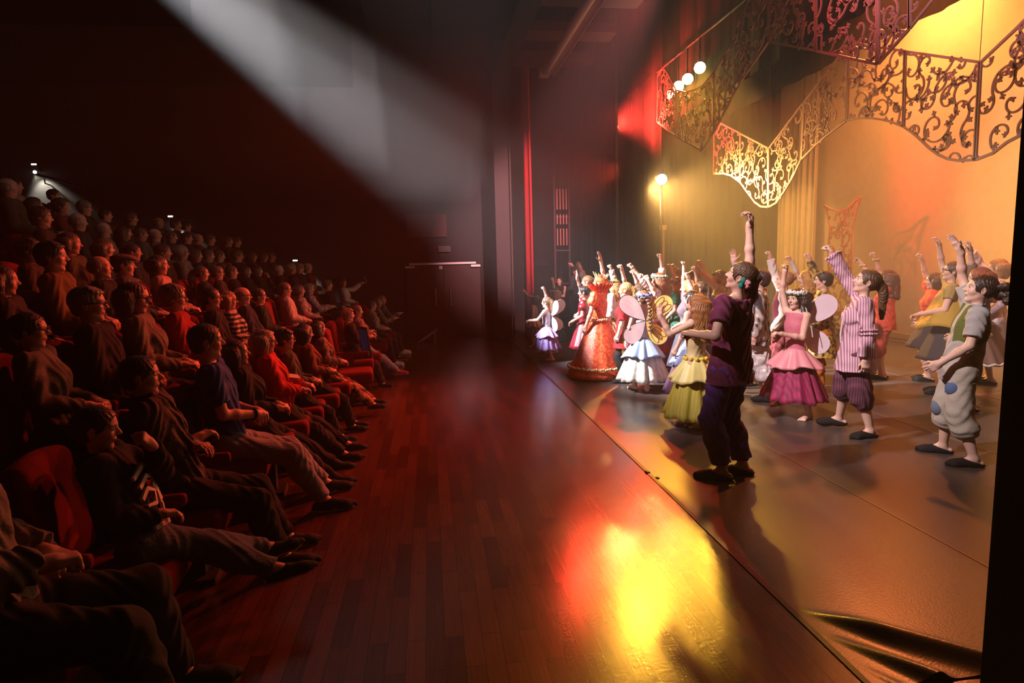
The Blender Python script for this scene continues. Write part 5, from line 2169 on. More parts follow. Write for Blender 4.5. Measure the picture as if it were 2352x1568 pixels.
# sequin girl
r = (2.43, 9.85, 0)
b, S = person('dark-haired performer in a red sequinned dress with puffed sleeves, left of the queen', r, 2.75, 1.26, .0065, (.58, .34, .25), 'bun', (.02, .012, .010), SLIP, False, fem=1, c=.6,
              R=(.30, .10, .90), Rh=('open', (-.05, .1, 1), (.8, .4, 0)), L=(.40, .05, -.72), hseed=25)
SEQ = cloth((.46, .012, .025), .35, 'sequin', (.14, .01, .02), 40, spec=.7)
wear(b, 'bodice', top_mesh(S, .007, .5, .018, 0, 0, .003, puff=.03, seed=5.1), SEQ)
add_obj('skirt', lathe_skirt(waist(S), .11, .28, .24, 80, 8, .06, 10, seed=37), SEQ, b)
r = (2.70, 10.7, 0)
b, S = person('performer with tied brown hair and pink sleeves, behind the sequinned dress', r, 2.7, 1.40, .007, FAIR, 'bun', (.30, .15, .07), SLIP, False, fem=1, c=.4,
              R=(.30, .12, .88), Rh=('snap',), L=(.3, .1, -.85), hseed=26)
wear(b, 'blouse', top_mesh(S, .008, 1.7, .024, 0, 0, .005, cuff=.03), cloth((.62, .42, .42), .8))
add_obj('skirt', lathe_skirt(waist(S), .12, .25, .25, 72, 8, .05, 9, seed=38), cloth((.30, .05, .05), .8), b)

# long blond hair, striped skirt
r = (2.95, 9.95, 0)
b, S = person('performer with very long blond hair and white sleeves, just behind the queen', r, 2.5, 1.35, .0065, FAIR, 'wavy', (.46, .25, .08), SLIP, False, fem=1, c=.4,
              R=(.20, .0, .93), Rh=FIST, L=(.12, .10, -.96), hlen=.42, hseed=27)
wear(b, 'blouse', top_mesh(S, .0075, 1.95, .022, .02, 0, .005, cuff=.03), WHITEP)
add_obj('skirt', lathe_skirt(waist(S), .12, .34, .26, 80, 8, .06, 10, seed=39), cloth((.72, .36, .16), .8, 'stripe', (.20, .06, .04), 8, 1), b)
flower_crown(S, b, [cloth((.07, .045, .03), .8)], 11, .03)

# red velvet tunic
r = (2.60, 8.22, 0)
yw = 2.55
b, S = person('performer in a crimson gold-edged velvet tunic with blond ponytail, right of the queen', r, yw, 1.36, .006, FAIR, 'pony', (.50, .29, .10), SLIP, False, fem=.8, c=.4,
              R=(.20, .0, .94), Rh=FIST, L=(.10, .16, -.96), hlen=.26, hseed=28)
VELV = cloth((.40, .015, .022), .85, spec=.4)
wear(b, 'tunic', top_mesh(S, .007, 1.0, .026, -.24, .085, .004, puff=.02, cuff=.03, long=1, seed=6.1), VELV)
wear(b, 'leggings', legs_mesh(S, .007, 1.9, .010, .012, .012, .003), BLK)
mb = MB()
for k in range(13):
    t = k / 12
    p = S['P'] + S['u'] * (S['LT'] * .82 * (1 - t)) + V(0, 0, -.24 * t) + V(-.02, .135 + .05 * t, 0)
    mb.box((-.018, -.008, -.020), (.018, .008, .020), np.eye(3), p)
mb.build('gold_edging', GOLD, b)

r = (3.20, 9.45, 0)
b, S = person('brown-haired performer in a mauve top, behind the crimson tunic', r, 2.5, 1.29, .007, FAIR, 'bob', (.12, .055, .028), SLIP, False, fem=1, c=.5,
              R=(.30, -.05, .90), Rh=FIST, L=(.3, .1, -.85), hlen=.13, hseed=29)
wear(b, 'top', top_mesh(S, .008, .3, .018, 0, 0, .003), cloth((.45, .26, .28), .8))
add_obj('skirt', lathe_skirt(waist(S), .12, .28, .24, 72, 8, .05, 9, seed=40), cloth((.18, .05, .06), .8), b)

# white fairy
r = (2.66, 7.68, 0)
yw = 1.5
b, S = person('barefoot fairy in white tulle, blue peplum, one pink wing and one orange wing', r, yw, 1.275, .0055, FAIR, 'braid', (.16, .075, .035), fem=1, c=.65,
              R=(.30, .05, .90), Rh=FIST, L=(.12, .22, -.95), Lh=('relax',), head=(12, 4, 0), lean=-3, hlen=.42, hseed=30,
              feet={'L': (.04, .10, 20), 'R': (-.10, -.02, -10)})
fairy_dress(b, S, (.66, .62, .66), (.36, .50, .72), (.86, .84, .80), (.72, .68, .62), .15, .29, .56, seed=41, alpha=.9)
wings(S, b, tulle((.84, .62, .64), (.74, .52, .56), .93, 4), tulle((.86, .56, .16), (.80, .46, .10), .93, 4), plain((.035, .025, .04), .5), 1.12, (108, 66))
flower_crown(S, b, [cloth((.74, .68, .72), .7), cloth((.05, .08, .42), .6)], 9, .040)

# lace top with wreath
r = (3.16, 8.48, 0)
b, S = person('performer in white lace with leafy flower wreath and long red-brown hair, arm up', r, 2.45, 1.47, .006, FAIR, 'long', RED_H, SLIP, False, fem=1, c=.3,
              R=(.10, -.20, .93), Rh=FIST, L=(.55, .40, .72), Lh=FIST, hlen=.36, hseed=31)
wear(b, 'lace_top', top_mesh(S, .007, 1.3, .022, 0, 0, .005, cuff=.03, seed=7.7), cloth((.84, .78, .76), .8, 'blotch', (.66, .48, .48), 30))
add_obj('skirt', lathe_skirt(waist(S), .12, .18, .30, 80, 8, .05, 10, seed=42), cloth((.46, .04, .04), .8, 'blotch', (.22, .05, .20), 6), b)
flower_crown(S, b, [WHITEP, GREENP], 13, .038)
ribbons(S, b, WHITEP, 3, .38)

# further heads and arms in the middle
for (x, y, yaw, h, hs, hc, top, tc, sk, R, L, lab, fc) in (
        (3.70, 9.15, 2.5, 1.38, 'long', (.42, .17, .04), .6, (.06, .22, .14), (.05, .20, .12), (.35, -.2, .85), (.3, .1, -.8), 'performer with copper hair and a green dress, behind the lace top', 1),
        (3.36, 7.95, 2.95, 1.38, 'bob', (.56, .31, .10), .4, (.20, .16, .20), (.10, .10, .14), (.0, -.30, .92), (.4, .1, -.7), 'blond performer in profile, fist raised behind the auburn curls', 0),
        (4.30, 9.95, 2.7, 1.45, 'short', (.16, .07, .03), 1.8, (.46, .26, .12), (.20, .10, .05), (.65, -.05, .68), (.3, .1, -.8), 'short-haired performer at the very back, arm slanting left', 0),
        (4.28, 8.95, 2.8, 1.47, 'bob', (.48, .24, .05), .3, (.55, .36, .12), (.25, .14, .05), (.55, -.10, .75), (.70, -.10, .62), 'golden-haired performer at the back with both fists up', 1),
        (3.75, 8.45, 2.6, 1.33, 'pony', (.09, .04, .02), .4, (.14, .06, .10), (.10, .05, .10), (.20, -.05, .90), (.3, .1, -.8), 'dark-haired performer between the wreath and the blond profile', 0)):
    b, S = person(lab, (x, y, 0), yaw, h, .007, FAIR, hs, hc, SLIP, False, fem=.8, c=.4, R=R, Rh=FIST, L=L, Lh=FIST if L[2] > 0 else ('relax',), hlen=.2, hseed=int(x * 100))
    wear(b, 'top', top_mesh(S, .008, top, .02, 0, 0, .004), cloth(tc, .8))
    add_obj('skirt', lathe_skirt(waist(S), .12, .25, .26, 72, 8, .05, 9, seed=int(y * 10)), cloth(sk, .8), b)
    if fc:
        flower_crown(S, b, [WHITEP, GREENP], int(x * 7), .03)

# dark-haired fairy in blue and violet
r = (2.98, 6.92, 0)
yw = 2.3
b, S = person('dark-haired fairy with white blossoms, mauve wings and violet skirt, left of the yellow dress', r, yw, 1.30, .006, FAIR, 'bob', (.025, .014, .012), fem=1, c=.6,
              R=(.30, -.10, .90), Rh=FIST, L=(.20, .25, -.93), Lh=('relax',), hlen=.12, hseed=33)
fairy_dress(b, S, (.40, .34, .50), (.36, .46, .78), (.30, .20, .66), (.50, .22, .10), .13, .31, .58, seed=43)
wings(S, b, cloth((.52, .36, .48), .35, spec=.5, alpha=.92), cloth((.52, .36, .48), .35, spec=.5, alpha=.92), plain((.10, .05, .10), .5), 1.0, (70, 70))
mb = MB()
rnd = random.Random(3)
for sg in (1, -1):
    for i in range(12):
        mb.ball(S['Hc'] + S['Hm'] @ (V(-.05 + rnd.uniform(-.12, .12), sg * .40, .05 + rnd.uniform(-.2, .22)) * S['hh']), .020, 7)
mb.build('blossoms', WHITEP, b, True)


# ------------------------------------------------------------------ seats and audience
SEATRED = cloth((.17, .005, .006), .9, bump=.3, spec=.15)
_v, _f = solid([B_(V(.03, 0, .355), V(.17, .19, .03), .045)], .012)
SEAT_ME = mk_mesh('seat_cushion', _v, _f)
_R = ry(-.16)
_v, _f = solid([B_(V(-.27, 0, .68), V(.015, .17, .20), .055, _R.T), E_(V(-.30, 0, .90), V(.045, .16, .05), _R.T, .05)], .012)
BACK_ME = mk_mesh('seat_backrest', _v, _f)
_v, _f = solid([B_(V(.0, .272, .585), V(.19, .008, .012), .02), B_(V(-.06, .272, .30), V(.07, .004, .28), .012)], .010)
ARM_ME = mk_mesh('armrest', _v, _f)
_mb = MB()
_mb.box((-.10, -.05, .006), (.10, .05, .31))
_mb.box((-.16, -.12, .004), (.16, .12, .025))
PED_ME = mk_mesh('pedestal', _mb.v, _mb.f, False)
for _me, _mt in ((SEAT_ME, SEATRED), (BACK_ME, SEATRED), (ARM_ME, SEATRED), (PED_ME, plain((.015, .014, .014), .6))):
    _me.materials.append(_mt)
ROWN = {1: 'front', 2: 'second', 3: 'third', 4: 'fourth', 5: 'fifth', 6: 'sixth', 7: 'seventh'}
ORD = ['first', 'second', 'third', 'fourth', 'fifth', 'sixth', 'seventh', 'eighth', 'ninth', 'tenth', 'eleventh', 'twelfth', 'thirteenth', 'fourteenth', 'fifteenth', 'sixteenth', 'seventeenth', 'eighteenth']
SEATS = []


def seat(x, y, z, yaw, label):
    r = empty('theatre_seat', (x, y, z), yaw)
    tag(r, label, 'seat', 'red theatre seats')
    for nm, me in (('seat_cushion', SEAT_ME), ('backrest', BACK_ME), ('armrest', ARM_ME), ('pedestal', PED_ME)):
        o = bpy.data.objects.new(nm, me)
        COL.objects.link(o)
        o.parent = r
    return r


def fit(px, py, Y, tier, yaw, **pose):
    """the sitter whose head comes where the photo has it: returns height and place"""
    p = at_y(px, py, Y)
    lo, hi = 1.25, 2.0
    for _ in range(14):
        h = (lo + hi) / 2
        S = skel(h=h, **pose)
        if S['Hc'][2] + tier > p[2]:
            hi = h
        else:
            lo = h
    q = rz(yaw) @ V(S['Hc'][0], S['Hc'][1], 0)
    return h, V(p[0] - q[0], p[1] - q[1], tier)


AYAW = .22
SKR = (.56, .33, .25)
LAPR, LAPL = (.52, .16, -.60), (.52, -.16, -.60)
CRR, CRL = (.42, .38, -.40), (.40, -.40, -.46)
SNEAK = ('sneaker', BLK, cloth((.55, .52, .50), .7))
BLKT = cloth((.016, .016, .019), .9)
GLS = plain((.012, .012, .012), .35)


def sitter(label, hpos, row, top, trousers=None, yaw=AYAW, dz=0.0, sit=.43, res=.0075, shoes=SNEAK, topo=None, seat_label=None, lego=None, rowseat=True, tone=SKR, **kw):
    pose_keys = ('c', 'fem', 'g', 'lean', 'side', 'twist', 'head', 'R', 'L', 'Rh', 'Lh', 'Rp', 'Lp', 'feet', 'hipx', 'knees')
    pose = {k: v for k, v in kw.items() if k in pose_keys}
    rest = {k: v for k, v in kw.items() if k not in pose_keys}
    pose['sit'] = sit
    pose.setdefault('R', LAPR)
    pose.setdefault('L', LAPL)
    pose.setdefault('lean', -8)
    pose.setdefault('head', (6, 0, 0))
    h, loc = fit(hpos[0], hpos[1], hpos[2], TIER[row] + dz, yaw, **pose)
    b, S = person(label, loc, yaw, h, res, tone, shoes=shoes, bare=False, **rest, **pose)
    t = dict(sleeve=1.95, e=.022, hem=-.02, fold=.005)
    t.update(topo or {})
    wear(b, 'top', top_mesh(S, res * 1.1, **t), top)
    lg = dict(upto=1.93, e=.014, e2=.022, fold=.004)
    lg.update(lego or {})
    wear(b, 'trousers', legs_mesh(S, res * 1.1, **lg), trousers or BLKT)
    SEATS.append((row, loc, yaw))
    return b, S


JEANS = cloth((.10, .12, .16), .9, bump=.5)
PJEANS = cloth((.30, .32, .36), .9, bump=.5)
# ---- front row
# closest person, face outside the frame
h, loc = 1.72, V(-1.52, 2.22, 0)
b, S = person('person in a grey jumper and dark trousers cut off by the lower left corner', loc, .16, h, .006, SKR, 'short', DKBR, SNEAK, False, sit=.43, lean=-12,
              L=(.42, -.10, -.62), Lh=('fist',), R=(.58, .20, -.55), Rh=('fist',), feet={'L': (.50, .22, 8), 'R': (.52, -.06, -4)}, g=1.1)
wear(b, 'jumper', top_mesh(S, .0065, 1.93, .030, -.02, fold=.009, cuff=.035), cloth((.20, .185, .165), .95, 'blotch', (.13, .125, .115), 5, bump=.6))
wear(b, 'trousers', legs_mesh(S, .0065, 1.93, .024, .03, fold=.005), cloth((.022, .024, .022), .9))
SEATS.append((1, loc, .16))

b, S = sitter('boy with his fist at his mouth, black sweatshirt with white print and jeans', (225, 985, 2.9), 1, BLKT, JEANS, yaw=.16, hair='crop', haircol=(.03, .018, .012),
              lean=-16, hipx=.08, c=.25, head=(4, -6, 0), L=(.46, -.36, .14), Lh=('fist', (-.35, -.5, .75), (-1, 0, 0)), Lp=(.3, .6, -1), R=(.5, .2, -.6), res=.0055, dz=-.02,
              feet={'L': (1.08, -.02, 4, .02, 12), 'R': (1.12, .50, 10, .02, 14)}, hseed=41, topo=dict(e=.03, cuff=.03, collar=.04))
# white printed lettering-like motif on the chest, built as raised brush strokes
rnd = random.Random(4)
M_ = cloth((.78, .70, .64), .8)
base = S['P'] + S['u'] * S['LT'] * .46 + S['f'] * .135
strokes = [[(-.09, .07), (-.02, .10), (.05, .08), (.08, .03)], [(-.10, .02), (-.05, .05), (.0, .02), (-.03, -.03), (-.09, -.02)], [(.01, .05), (.04, .0), (.02, -.05)],
           [(.05, .04), (.09, .02), (.07, -.04), (.03, -.03)], [(-.11, -.08), (.0, -.10), (.11, -.07)], [(-.10, -.12), (.02, -.14), (.12, -.12)], [(-.10, .12), (.0, .15), (.08, .13)]]
for st in strokes:
    mb = MB()
    pts = []
    for (u_, v_) in st:
        d = math.sqrt(max(.0, 1 - (u_ / .17) ** 2))
        pts.append(S['P'] + S['u'] * (S['LT'] * .44 + v_) + S['l'] * u_ * 1.05 + S['f'] * (.152 * S['s'] * d + .012))
    mb.ribbon(pts, .021, S['f'], .012)
    mb.build('chest_print', M_, b)

b, S = sitter('young man in a dark quilted jacket with folded arms, next to the boy', (325, 865, 3.5), 1, cloth((.060, .050, .038), .75, bump=.6), BLKT, hair='crop', haircol=(.035, .02, .014),
              lean=-16, hipx=.02, R=CRR, L=CRL, res=.0055, hseed=42, head=(6, 2, 0), feet={'L': (.52, .16, 8), 'R': (.50, -.10, -4)}, topo=dict(e=.034, cuff=.028, fold=.009, collar=.06, sleeve=1.8))
b, S = sitter('man in a blue T-shirt and light jeans, hands clasped', (475, 785, 4.35), 1, cloth((.035, .085, .30), .85), PJEANS, yaw=.25, hair='crop', haircol=(.04, .024, .016),
              R=(.50, .26, -.60), L=(.50, -.26, -.60), Rh=('fist', (.3, .7, -.2), (0, 0, -1)), Lh=('fist', (.3, -.7, -.2), (0, 0, -1)), res=.0055, hseed=43, head=(8, 2, 0),
              feet={'L': (.62, .20, 10), 'R': (.58, -.16, -4)}, topo=dict(sleeve=.72, cuff=.03, e=.024, neck=.0))
mb = MB()
ax = nrm(S['Rw'] - S['Re'])
p = S['Rw'] - ax * .03
e1 = nrm(np.cross(ax, V(0, 0, 1)))
e2 = np.cross(ax, e1)
mb.tube([p + (e1 * math.cos(a) + e2 * math.sin(a)) * .031 for a in [2 * PI * i / 24 for i in range(24)]], .010, 6, True)
mb.build('wristwatch', BLKT, b, True)
b, S = sitter('dark-haired woman in black with bright face, behind the blue T-shirt', (545, 812, 4.8), 1, BLKT, BLKT, hair='bob', haircol=DKBR, fem=1, lean=-12, hlen=.13, hseed=44, head=(2, 6, 0), res=.0065,
              feet={'L': (.60, .14, 4), 'R': (.52, -.1, 0)}, shoes=('boot', BLK))
b, S = sitter('grey-haired woman in a bright red cardigan and glasses, holding a paper', (610, 785, 5.4), 1, cloth((.55, .012, .016), .8), BLKT, yaw=.22, hair='bob', haircol=(.26, .22, .18), fem=1, g=1.12,
              glasses=GLS, hlen=.12, hseed=45, res=.006, head=(2, -2, 0), R=(.55, .25, -.60), L=(.62, -.12, -.55), feet={'L': (.62, .05, 4), 'R': (.50, -.05, 0)})
pp = at_y(660, 862, 5.45)
mb = MB()
mb.box((-.10, -.07, -.003), (.10, .07, .003), ry(.25) @ rz(.4), pp)
tag(mb.build('programme', cloth((.62, .55, .50), .8)), 'folded pale programme on the lap of the red cardigan', 'paper')
b, S = sitter('boy with black-rimmed glasses in a grey cardigan, beside the red cardigan', (655, 780, 5.9), 1, cloth((.085, .080, .065), .85), BLKT, hair='short', haircol=(.02, .013, .01), c=.35, glasses=GLS, res=.0065, hseed=46)
b, S = sitter('girl with a dark bob in an open rust-brown jacket, beside the boy with glasses', (700, 766, 6.45), 1, cloth((.17, .060, .028), .85), BLKT, hair='bob', haircol=(.018, .012, .01), fem=1, c=.3, res=.0065, hseed=47, hlen=.10, head=(14, -4, 0))
b, S = sitter('young woman with long dark hair and a patterned scarf, leaning back', (732, 755, 7.05), 1, cloth((.10, .07, .06), .85, 'blotch', (.26, .16, .13), 26), cloth((.42, .20, .12), .85, 'blotch', (.02, .02, .02), 12),
              hair='long', haircol=(.02, .013, .01), fem=1, res=.007, hseed=48, hlen=.34, feet={'L': (.62, .1, 4), 'R': (.56, -.05, 0)})
b, S = sitter('fair-haired boy in a dark jacket looking over a tablet', (800, 730, 8.7), 1, BLKT, cloth((.03, .02, .018), .9), hair='short', haircol=(.20, .10, .05), c=.3, res=.007, hseed=49, R=(.62, .05, -.40), L=(.62, -.05, -.40))
tb = at_y(838, 786, 8.15)
tr_ = empty('tablet', tb, 0)
tag(tr_, 'dark tablet standing upright with bluish light on its screen, front row', 'tablet')
Rt_ = rz(.55) @ ry(-.12)
mb = MB()
mb.box((-.008, -.12, -.20), (.008, .12, .20), Rt_, V(0, 0, 0))
mb.build('case', plain((.012, .012, .014), .25), tr_)
mb = MB()
mb.box((-.0105, -.10, -.17), (-.0085, .10, .17), Rt_, V(0, 0, 0))
mb.build('screen', plain((.02, .03, .06), .08, emit=(.15, .22, .6), estr=.012), tr_)
b, S = sitter('girl in a rose jumper and washed jeans with red trainers', (820, 715, 9.25), 1, cloth((.34, .16, .16), .85), PJEANS, hair='pony', haircol=BROWN, fem=1, c=.3, res=.007, hseed=50,
              shoes=('sneaker', cloth((.42, .03, .04), .7), cloth((.8, .7, .68), .7)), R=CRR, L=CRL, feet={'L': (.52, .1, 4), 'R': (.56, -.1, 0)})
b, S = sitter('woman in a leaf-patterned blouse in the front row, bending forward', (855, 705, 10.5), 1, cloth((.14, .09, .07), .85, 'blotch', (.36, .24, .18), 30), BLKT, hair='bun', haircol=DKBR, fem=1, lean=4, res=.0075, hseed=51,
              shoes=('sneaker', cloth((.7, .45, .42), .7), cloth((.8, .7, .68), .7)))
b, S = sitter('clapping spectator in a patterned dark jacket near the far end of the front row', (868, 706, 11.2), 1, cloth((.06, .06, .05), .85, 'blotch', (.18, .16, .12), 30), BLKT, hair='bob', haircol=BROWN, fem=1, lean=4, res=.0075, hseed=52,
              hlen=.1, R=(.66, .12, -.36), L=(.66, -.12, -.36), Rh=('open',), Lh=('open',))
b, S = sitter('last spectator of the front row, clapping, in a grey-green top', (878, 692, 11.9), 1, cloth((.075, .085, .075), .85), BLKT, hair='bob', haircol=(.18, .09, .05), fem=1, lean=2, res=.0075, hseed=53, hlen=.1,
              R=(.72, .12, -.30), L=(.72, -.12, -.30), Rh=('open',), Lh=('open',), shoes=('sneaker', cloth((.75, .5, .48), .7), cloth((.8, .7, .68), .7)))


def row_place(r, px, py):
    a, b_ = ROWX[r]
    d = ray(px, py)
    return d[1] * a / (d[0] - b_ * d[1])


# ---- second row and the closest of the third
U = [
    (2, 70, 760, 'woman with glasses, dark tied hair and a mottled grey jacket, far left', dict(hair='bun', haircol=DKBR, fem=1, glasses=GLS), cloth((.085, .085, .07), .85, 'blotch', (.13, .12, .10), 9), {}),
    (2, 205, 700, 'man with grey hair and glasses in a black jacket, second row', dict(hair='short', haircol=(.20, .18, .16), glasses=GLS, g=1.1), BLKT, {}),
    (2, 310, 685, 'woman with brown-grey hair, glasses and a pale shawl over a taupe coat', dict(hair='bob', haircol=(.12, .08, .06), fem=1, glasses=GLS, hlen=.12, head=(-8, -4, 0)), cloth((.17, .14, .115), .85), dict(collar=.05)),
    (2, 400, 685, 'woman with cropped greying hair and glasses in a dark red jacket', dict(hair='short', haircol=(.17, .12, .09), fem=1, glasses=GLS, hv=.04), cloth((.32, .016, .02), .85), {}),
    (2, 485, 685, 'dark-haired man with heavy glasses and a black jacket, left of the zebra stripes', dict(hair='crop', haircol=(.02, .014, .012), glasses=GLS), BLKT, {}),
    (2, 525, 690, 'woman with ginger-grey hair and a zebra-striped blouse', dict(hair='bob', haircol=(.26, .12, .07), fem=1, glasses=GLS, hlen=.07), cloth((.50, .40, .38), .85, 'stripe', (.035, .03, .03), 7, 2), {}),
    (2, 558, 680, 'bald man with glasses in a navy pullover', dict(hair='bald', haircol=(.14, .11, .09), glasses=GLS, g=1.12), cloth((.02, .022, .045), .85), {}),
    (2, 595, 680, 'man with glasses and a dark green jacket beside the bald man', dict(hair='crop', haircol=(.03, .02, .015), glasses=GLS), cloth((.02, .03, .025), .85), {}),
    (2, 655, 665, 'man with glasses in a pale open-necked shirt, second row', dict(hair='crop', haircol=(.10, .06, .045), glasses=GLS), cloth((.52, .40, .38), .85), {}),
    (2, 688, 672, 'woman in a pale flowered blouse, left of the grey-haired man', dict(hair='bob', haircol=(.08, .05, .04), fem=1, hlen=.05), cloth((.54, .44, .42), .85, 'blotch', (.36, .12, .12), 20), {}),
    (2, 711, 670, 'grey-haired man in a pale patterned shirt, leaning on the seat in front', dict(hair='short', haircol=(.24, .17, .14), R=(.72, .1, -.36), L=(.72, -.1, -.36)), cloth((.56, .46, .44), .85, 'blotch', (.30, .14, .14), 24), {}),
    (2, 755, 690, 'child in a navy top with folded arms, near the raised phone', dict(hair='short', haircol=(.10, .05, .03), c=.4), BLKT, {}),
    (2, 787, 668, 'girl in a white top holding a phone out on a stretched arm', dict(hair='bob', haircol=DKBR, fem=1, c=.35, hlen=.1, L=(.90, -.1, .28), Lh=('fist',), Lp=(0, .2, -1)), cloth((.62, .56, .56), .85), {}),
    (3, 120, 590, 'man with dark swept hair in an olive-brown jacket, third row', dict(hair='short', haircol=(.035, .02, .015), g=1.08), cloth((.14, .085, .035), .85), dict(collar=.05)),
    (3, 230, 615, 'balding man with grey fringe of hair, head tilted up, third row', dict(hair='bald', haircol=(.22, .20, .18), g=1.1, head=(4, 6, 0)), BLKT, {}),
    (3, 285, 610, 'man in a flat cap and grey jacket, third row', dict(hair='crop', haircol=(.05, .03, .02)), cloth((.08, .08, .085), .85), {}),
    (3, 365, 610, 'woman with short dark hair in a salmon pink jacket, third row', dict(hair='bob', haircol=(.04, .025, .018), fem=1, hlen=.06), cloth((.50, .27, .24), .85), {}),
    (3, 465, 635, 'woman with brown hair tied back in black, third row', dict(hair='pony', haircol=(.07, .04, .03), fem=1), BLKT, {}),
    (3, 500, 628, 'man with glasses and grey temples, third row', dict(hair='crop', haircol=(.12, .09, .075), glasses=GLS), cloth((.04, .035, .035), .85), {}),
    (3, 533, 628, 'man with dark blond hair in a black pullover, third row', dict(hair='crop', haircol=(.10, .06, .035)), BLKT, {}),
    (3, 565, 632, 'woman with long black hair, third row', dict(hair='long', haircol=(.014, .010, .010), fem=1, hlen=.28), BLKT, {}),
    (3, 592, 630, 'dark-haired woman with hand at her chin, third row', dict(hair='bob', haircol=(.02, .014, .012), fem=1, hlen=.12, L=(.34, -.18, .12), Lh=('fist', (-.2, -.4, .8), (-1, 0, 0)), Lp=(.3, .6, -1)), BLKT, {}),
    (3, 642, 630, 'white-haired bald man, third row beneath the wall lamp', dict(hair='bald', haircol=(.45, .38, .35)), BLKT, {}),
]
CAPM = cloth((.16, .10, .085), .9)
for i, (r, px, py, lab, kw, top, to) in enumerate(U):
    Y = row_place(r, px, py)
    b, S = sitter(lab, (px, py, Y), r, top, None, hseed=60 + i, res=.0075 if Y < 7 else .009, topo=to, eyes=Y < 9, shoes=None, **kw)
    if 'flat cap' in lab:
        hh, Hc, M = S['hh'], S['Hc'], S['Hm']
        vt, ft = solid([E_(Hc + M @ (V(-.03, 0, .36) * hh), V(.52, .43, .17) * hh, M.T, .03), E_(Hc + M @ (V(.42, 0, .27) * hh), V(.22, .30, .05) * hh, (M @ ry(.2)).T, .03)], .007)
        wear(b, 'flat_cap', mk_mesh('flat_cap', vt, ft), CAPM)
    if 'phone' in lab and 'holding' in lab:
        w_ = rz(AYAW) @ (S['Lw'] + S['Lh'][1] * .07) + V(*b.location)
        ph = MB()
        ph.box((-.005, -.037, -.072), (.005, .037, .072), rz(AYAW + .3) @ ry(-.3), w_ + V(.03, .0, .04))
        tag(ph.build('phone', plain((.02, .02, .025), .2)), 'mobile phone held out by the girl in white', 'phone')

# ---- the rest of the house: one figure of each kind, then copies
T_ = []
_base = V(-30, 0, 0)
tops = [cloth(c, .88) for c in ((.030, .028, .030), (.06, .055, .05), (.05, .03, .03), (.025, .03, .045), (.12, .10, .09), (.30, .20, .18), (.16, .03, .03), (.075, .06, .045))]
for k, (hs, hc, kw) in enumerate((('crop', (.03, .02, .015), dict(g=1.05)), ('bob', (.07, .04, .025), dict(fem=1, hlen=.12)), ('bald', (.20, .17, .15), dict(g=1.1)), ('long', (.04, .022, .015), dict(fem=1, hlen=.3)),
                                  ('short', (.16, .13, .11), dict(g=1.1, glasses=GLS)), ('pony', (.10, .05, .03), dict(fem=1)), ('short', (.06, .035, .02), dict(c=.4)), ('bob', (.26, .20, .16), dict(fem=1, hlen=.06, glasses=GLS)))):
    kw = dict(kw)
    gl = kw.pop('glasses', None)
    hl = kw.pop('hlen', .2)
    rr = (CRR, CRL) if k % 3 == 1 else (LAPR, LAPL)
    b, S = person('x', _base, 0, 1.70, .011, SKR, hs, hc, None, False, eyes=False, glasses=gl, hlen=hl, hseed=90 + k, sit=.43, lean=-8, head=(8 + 4 * (k % 3), -2, 0), R=rr[0], L=rr[1], **kw)
    wear(b, 'top', top_mesh(S, .012, 1.95, .022, -.02, fold=.005), tops[k % 8])
    wear(b, 'trousers', legs_mesh(S, .012, 1.93, .014, .022, fold=.004), BLKT)
    T_.append((b, S, ('man with cropped dark hair', 'woman with a brown bob', 'balding man', 'woman with long dark hair', 'grey-haired man with glasses', 'woman with a ponytail', 'dark-haired boy', 'grey-haired woman with glasses')[k]))
TOPN = ['black', 'charcoal', 'dark brown', 'navy', 'taupe', 'dusty pink', 'dark red', 'olive grey']
REST = {
    3: [(672, 637), (690, 636), (709, 634), (8, 648)],
    4: [(8, 560), (72, 600), (162, 560), (240, 572), (306, 580), (340, 570), (375, 580), (418, 580), (452, 608), (480, 602), (505, 602), (547, 606), (580, 601), (606, 602), (625, 606)],
    5: [(40, 490), (95, 500), (180, 510), (238, 528), (287, 537), (325, 542), (357, 540), (395, 555), (430, 552), (456, 556), (484, 566), (525, 572), (545, 578)],
    6: [(20, 432), (80, 472), (142, 475), (162, 466), (195, 478), (222, 497), (243, 495), (275, 508), (302, 506), (345, 510), (366, 520), (406, 532), (430, 535)],
    7: [(12, 440), (35, 428), (100, 446), (125, 455)],
}
first = {k: True for k in range(8)}
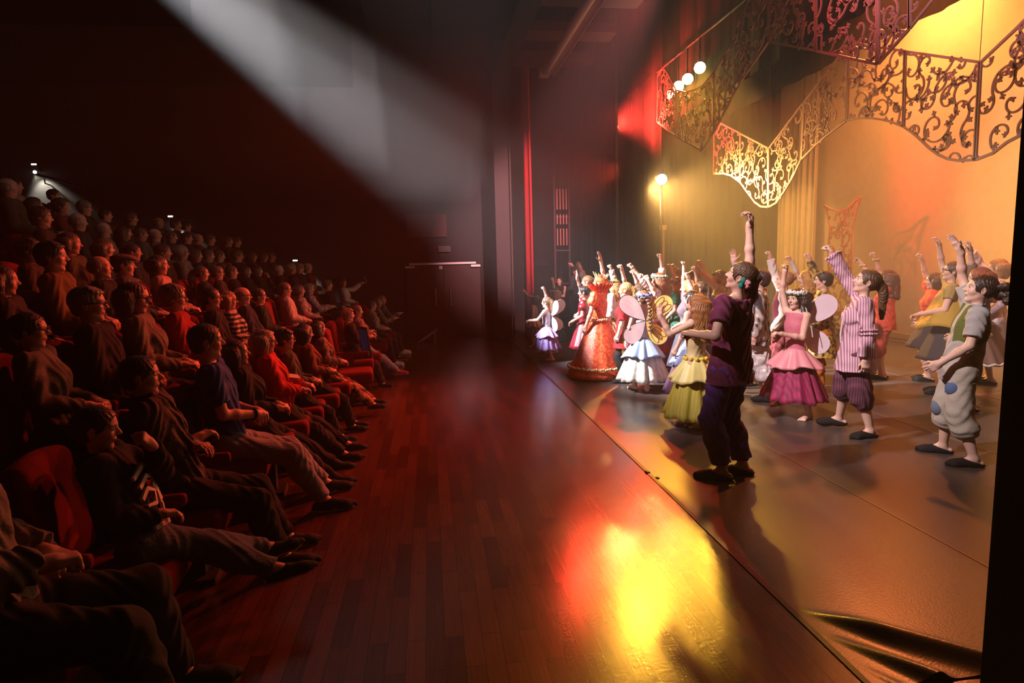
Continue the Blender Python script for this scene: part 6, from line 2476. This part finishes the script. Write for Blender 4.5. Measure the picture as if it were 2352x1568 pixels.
rnd = random.Random(21)
for r, pts in REST.items():
    ys = []
    for q in sorted([(row_place(r, px, py), px, py) for px, py in pts], reverse=True):
        if not ys or ys[-1][0] - q[0] > .40:
            ys.append(q)
    for i, (Y, px, py) in enumerate(ys):
        k = rnd.randrange(8)
        b0, S0, kind = T_[k]
        p = at_y(px, py, Y)
        yaw = AYAW + rnd.uniform(-.12, .12)
        sc = float(np.clip((p[2] - TIER[r]) / S0['Hc'][2], .84, 1.14))
        q = rz(yaw) @ V(S0['Hc'][0], S0['Hc'][1], 0) * sc
        loc = V(p[0] - q[0], p[1] - q[1], TIER[r])
        if first[k]:
            first[k] = False
            o = b0
            kids = list(b0.children)
        else:
            o = b0.copy()
            COL.objects.link(o)
            kids = []
            for ch in b0.children:
                c_ = ch.copy()
                COL.objects.link(c_)
                c_.parent = o
                kids.append(c_)
        o.location = loc
        o.scale = (sc, sc, sc)
        o.rotation_euler = (0, 0, yaw)
        ti = rnd.randrange(8)
        for c_ in kids:
            if c_.name.startswith('top'):
                c_.material_slots[0].link = 'OBJECT'
                c_.material_slots[0].material = tops[ti]
        tag(o, '%s in %s, %s row, %s from the far wall' % (kind, TOPN[ti], ROWN[r], ORD[i]), 'person', 'spectators in the back rows')
        SEATS.append((r, loc, yaw))
for k in range(8):
    if first[k]:
        for ch in list(T_[k][0].children):
            bpy.data.objects.remove(ch)
        bpy.data.objects.remove(T_[k][0])

# ---- a red seat under everybody, and the empty one in the front row
for r in sorted({s[0] for s in SEATS}):
    rs = sorted([s for s in SEATS if s[0] == r], key=lambda s: -s[1][1])
    for i, (_, loc, yaw) in enumerate(rs):
        seat(loc[0], loc[1], loc[2], .10, 'red seat in the %s row, under the %s spectator from the far wall' % (ROWN[r], ORD[i]))
p = at_y(783, 800, 7.75)
seat(p[0] + .12, p[1], 0, .10, 'empty red seat in the front row beside the tablet')
p = at_y(625, 688, 7.95)
seat(p[0] + .2, p[1], TIER[2], .10, 'empty red seat in the second row beside the man in dark green')
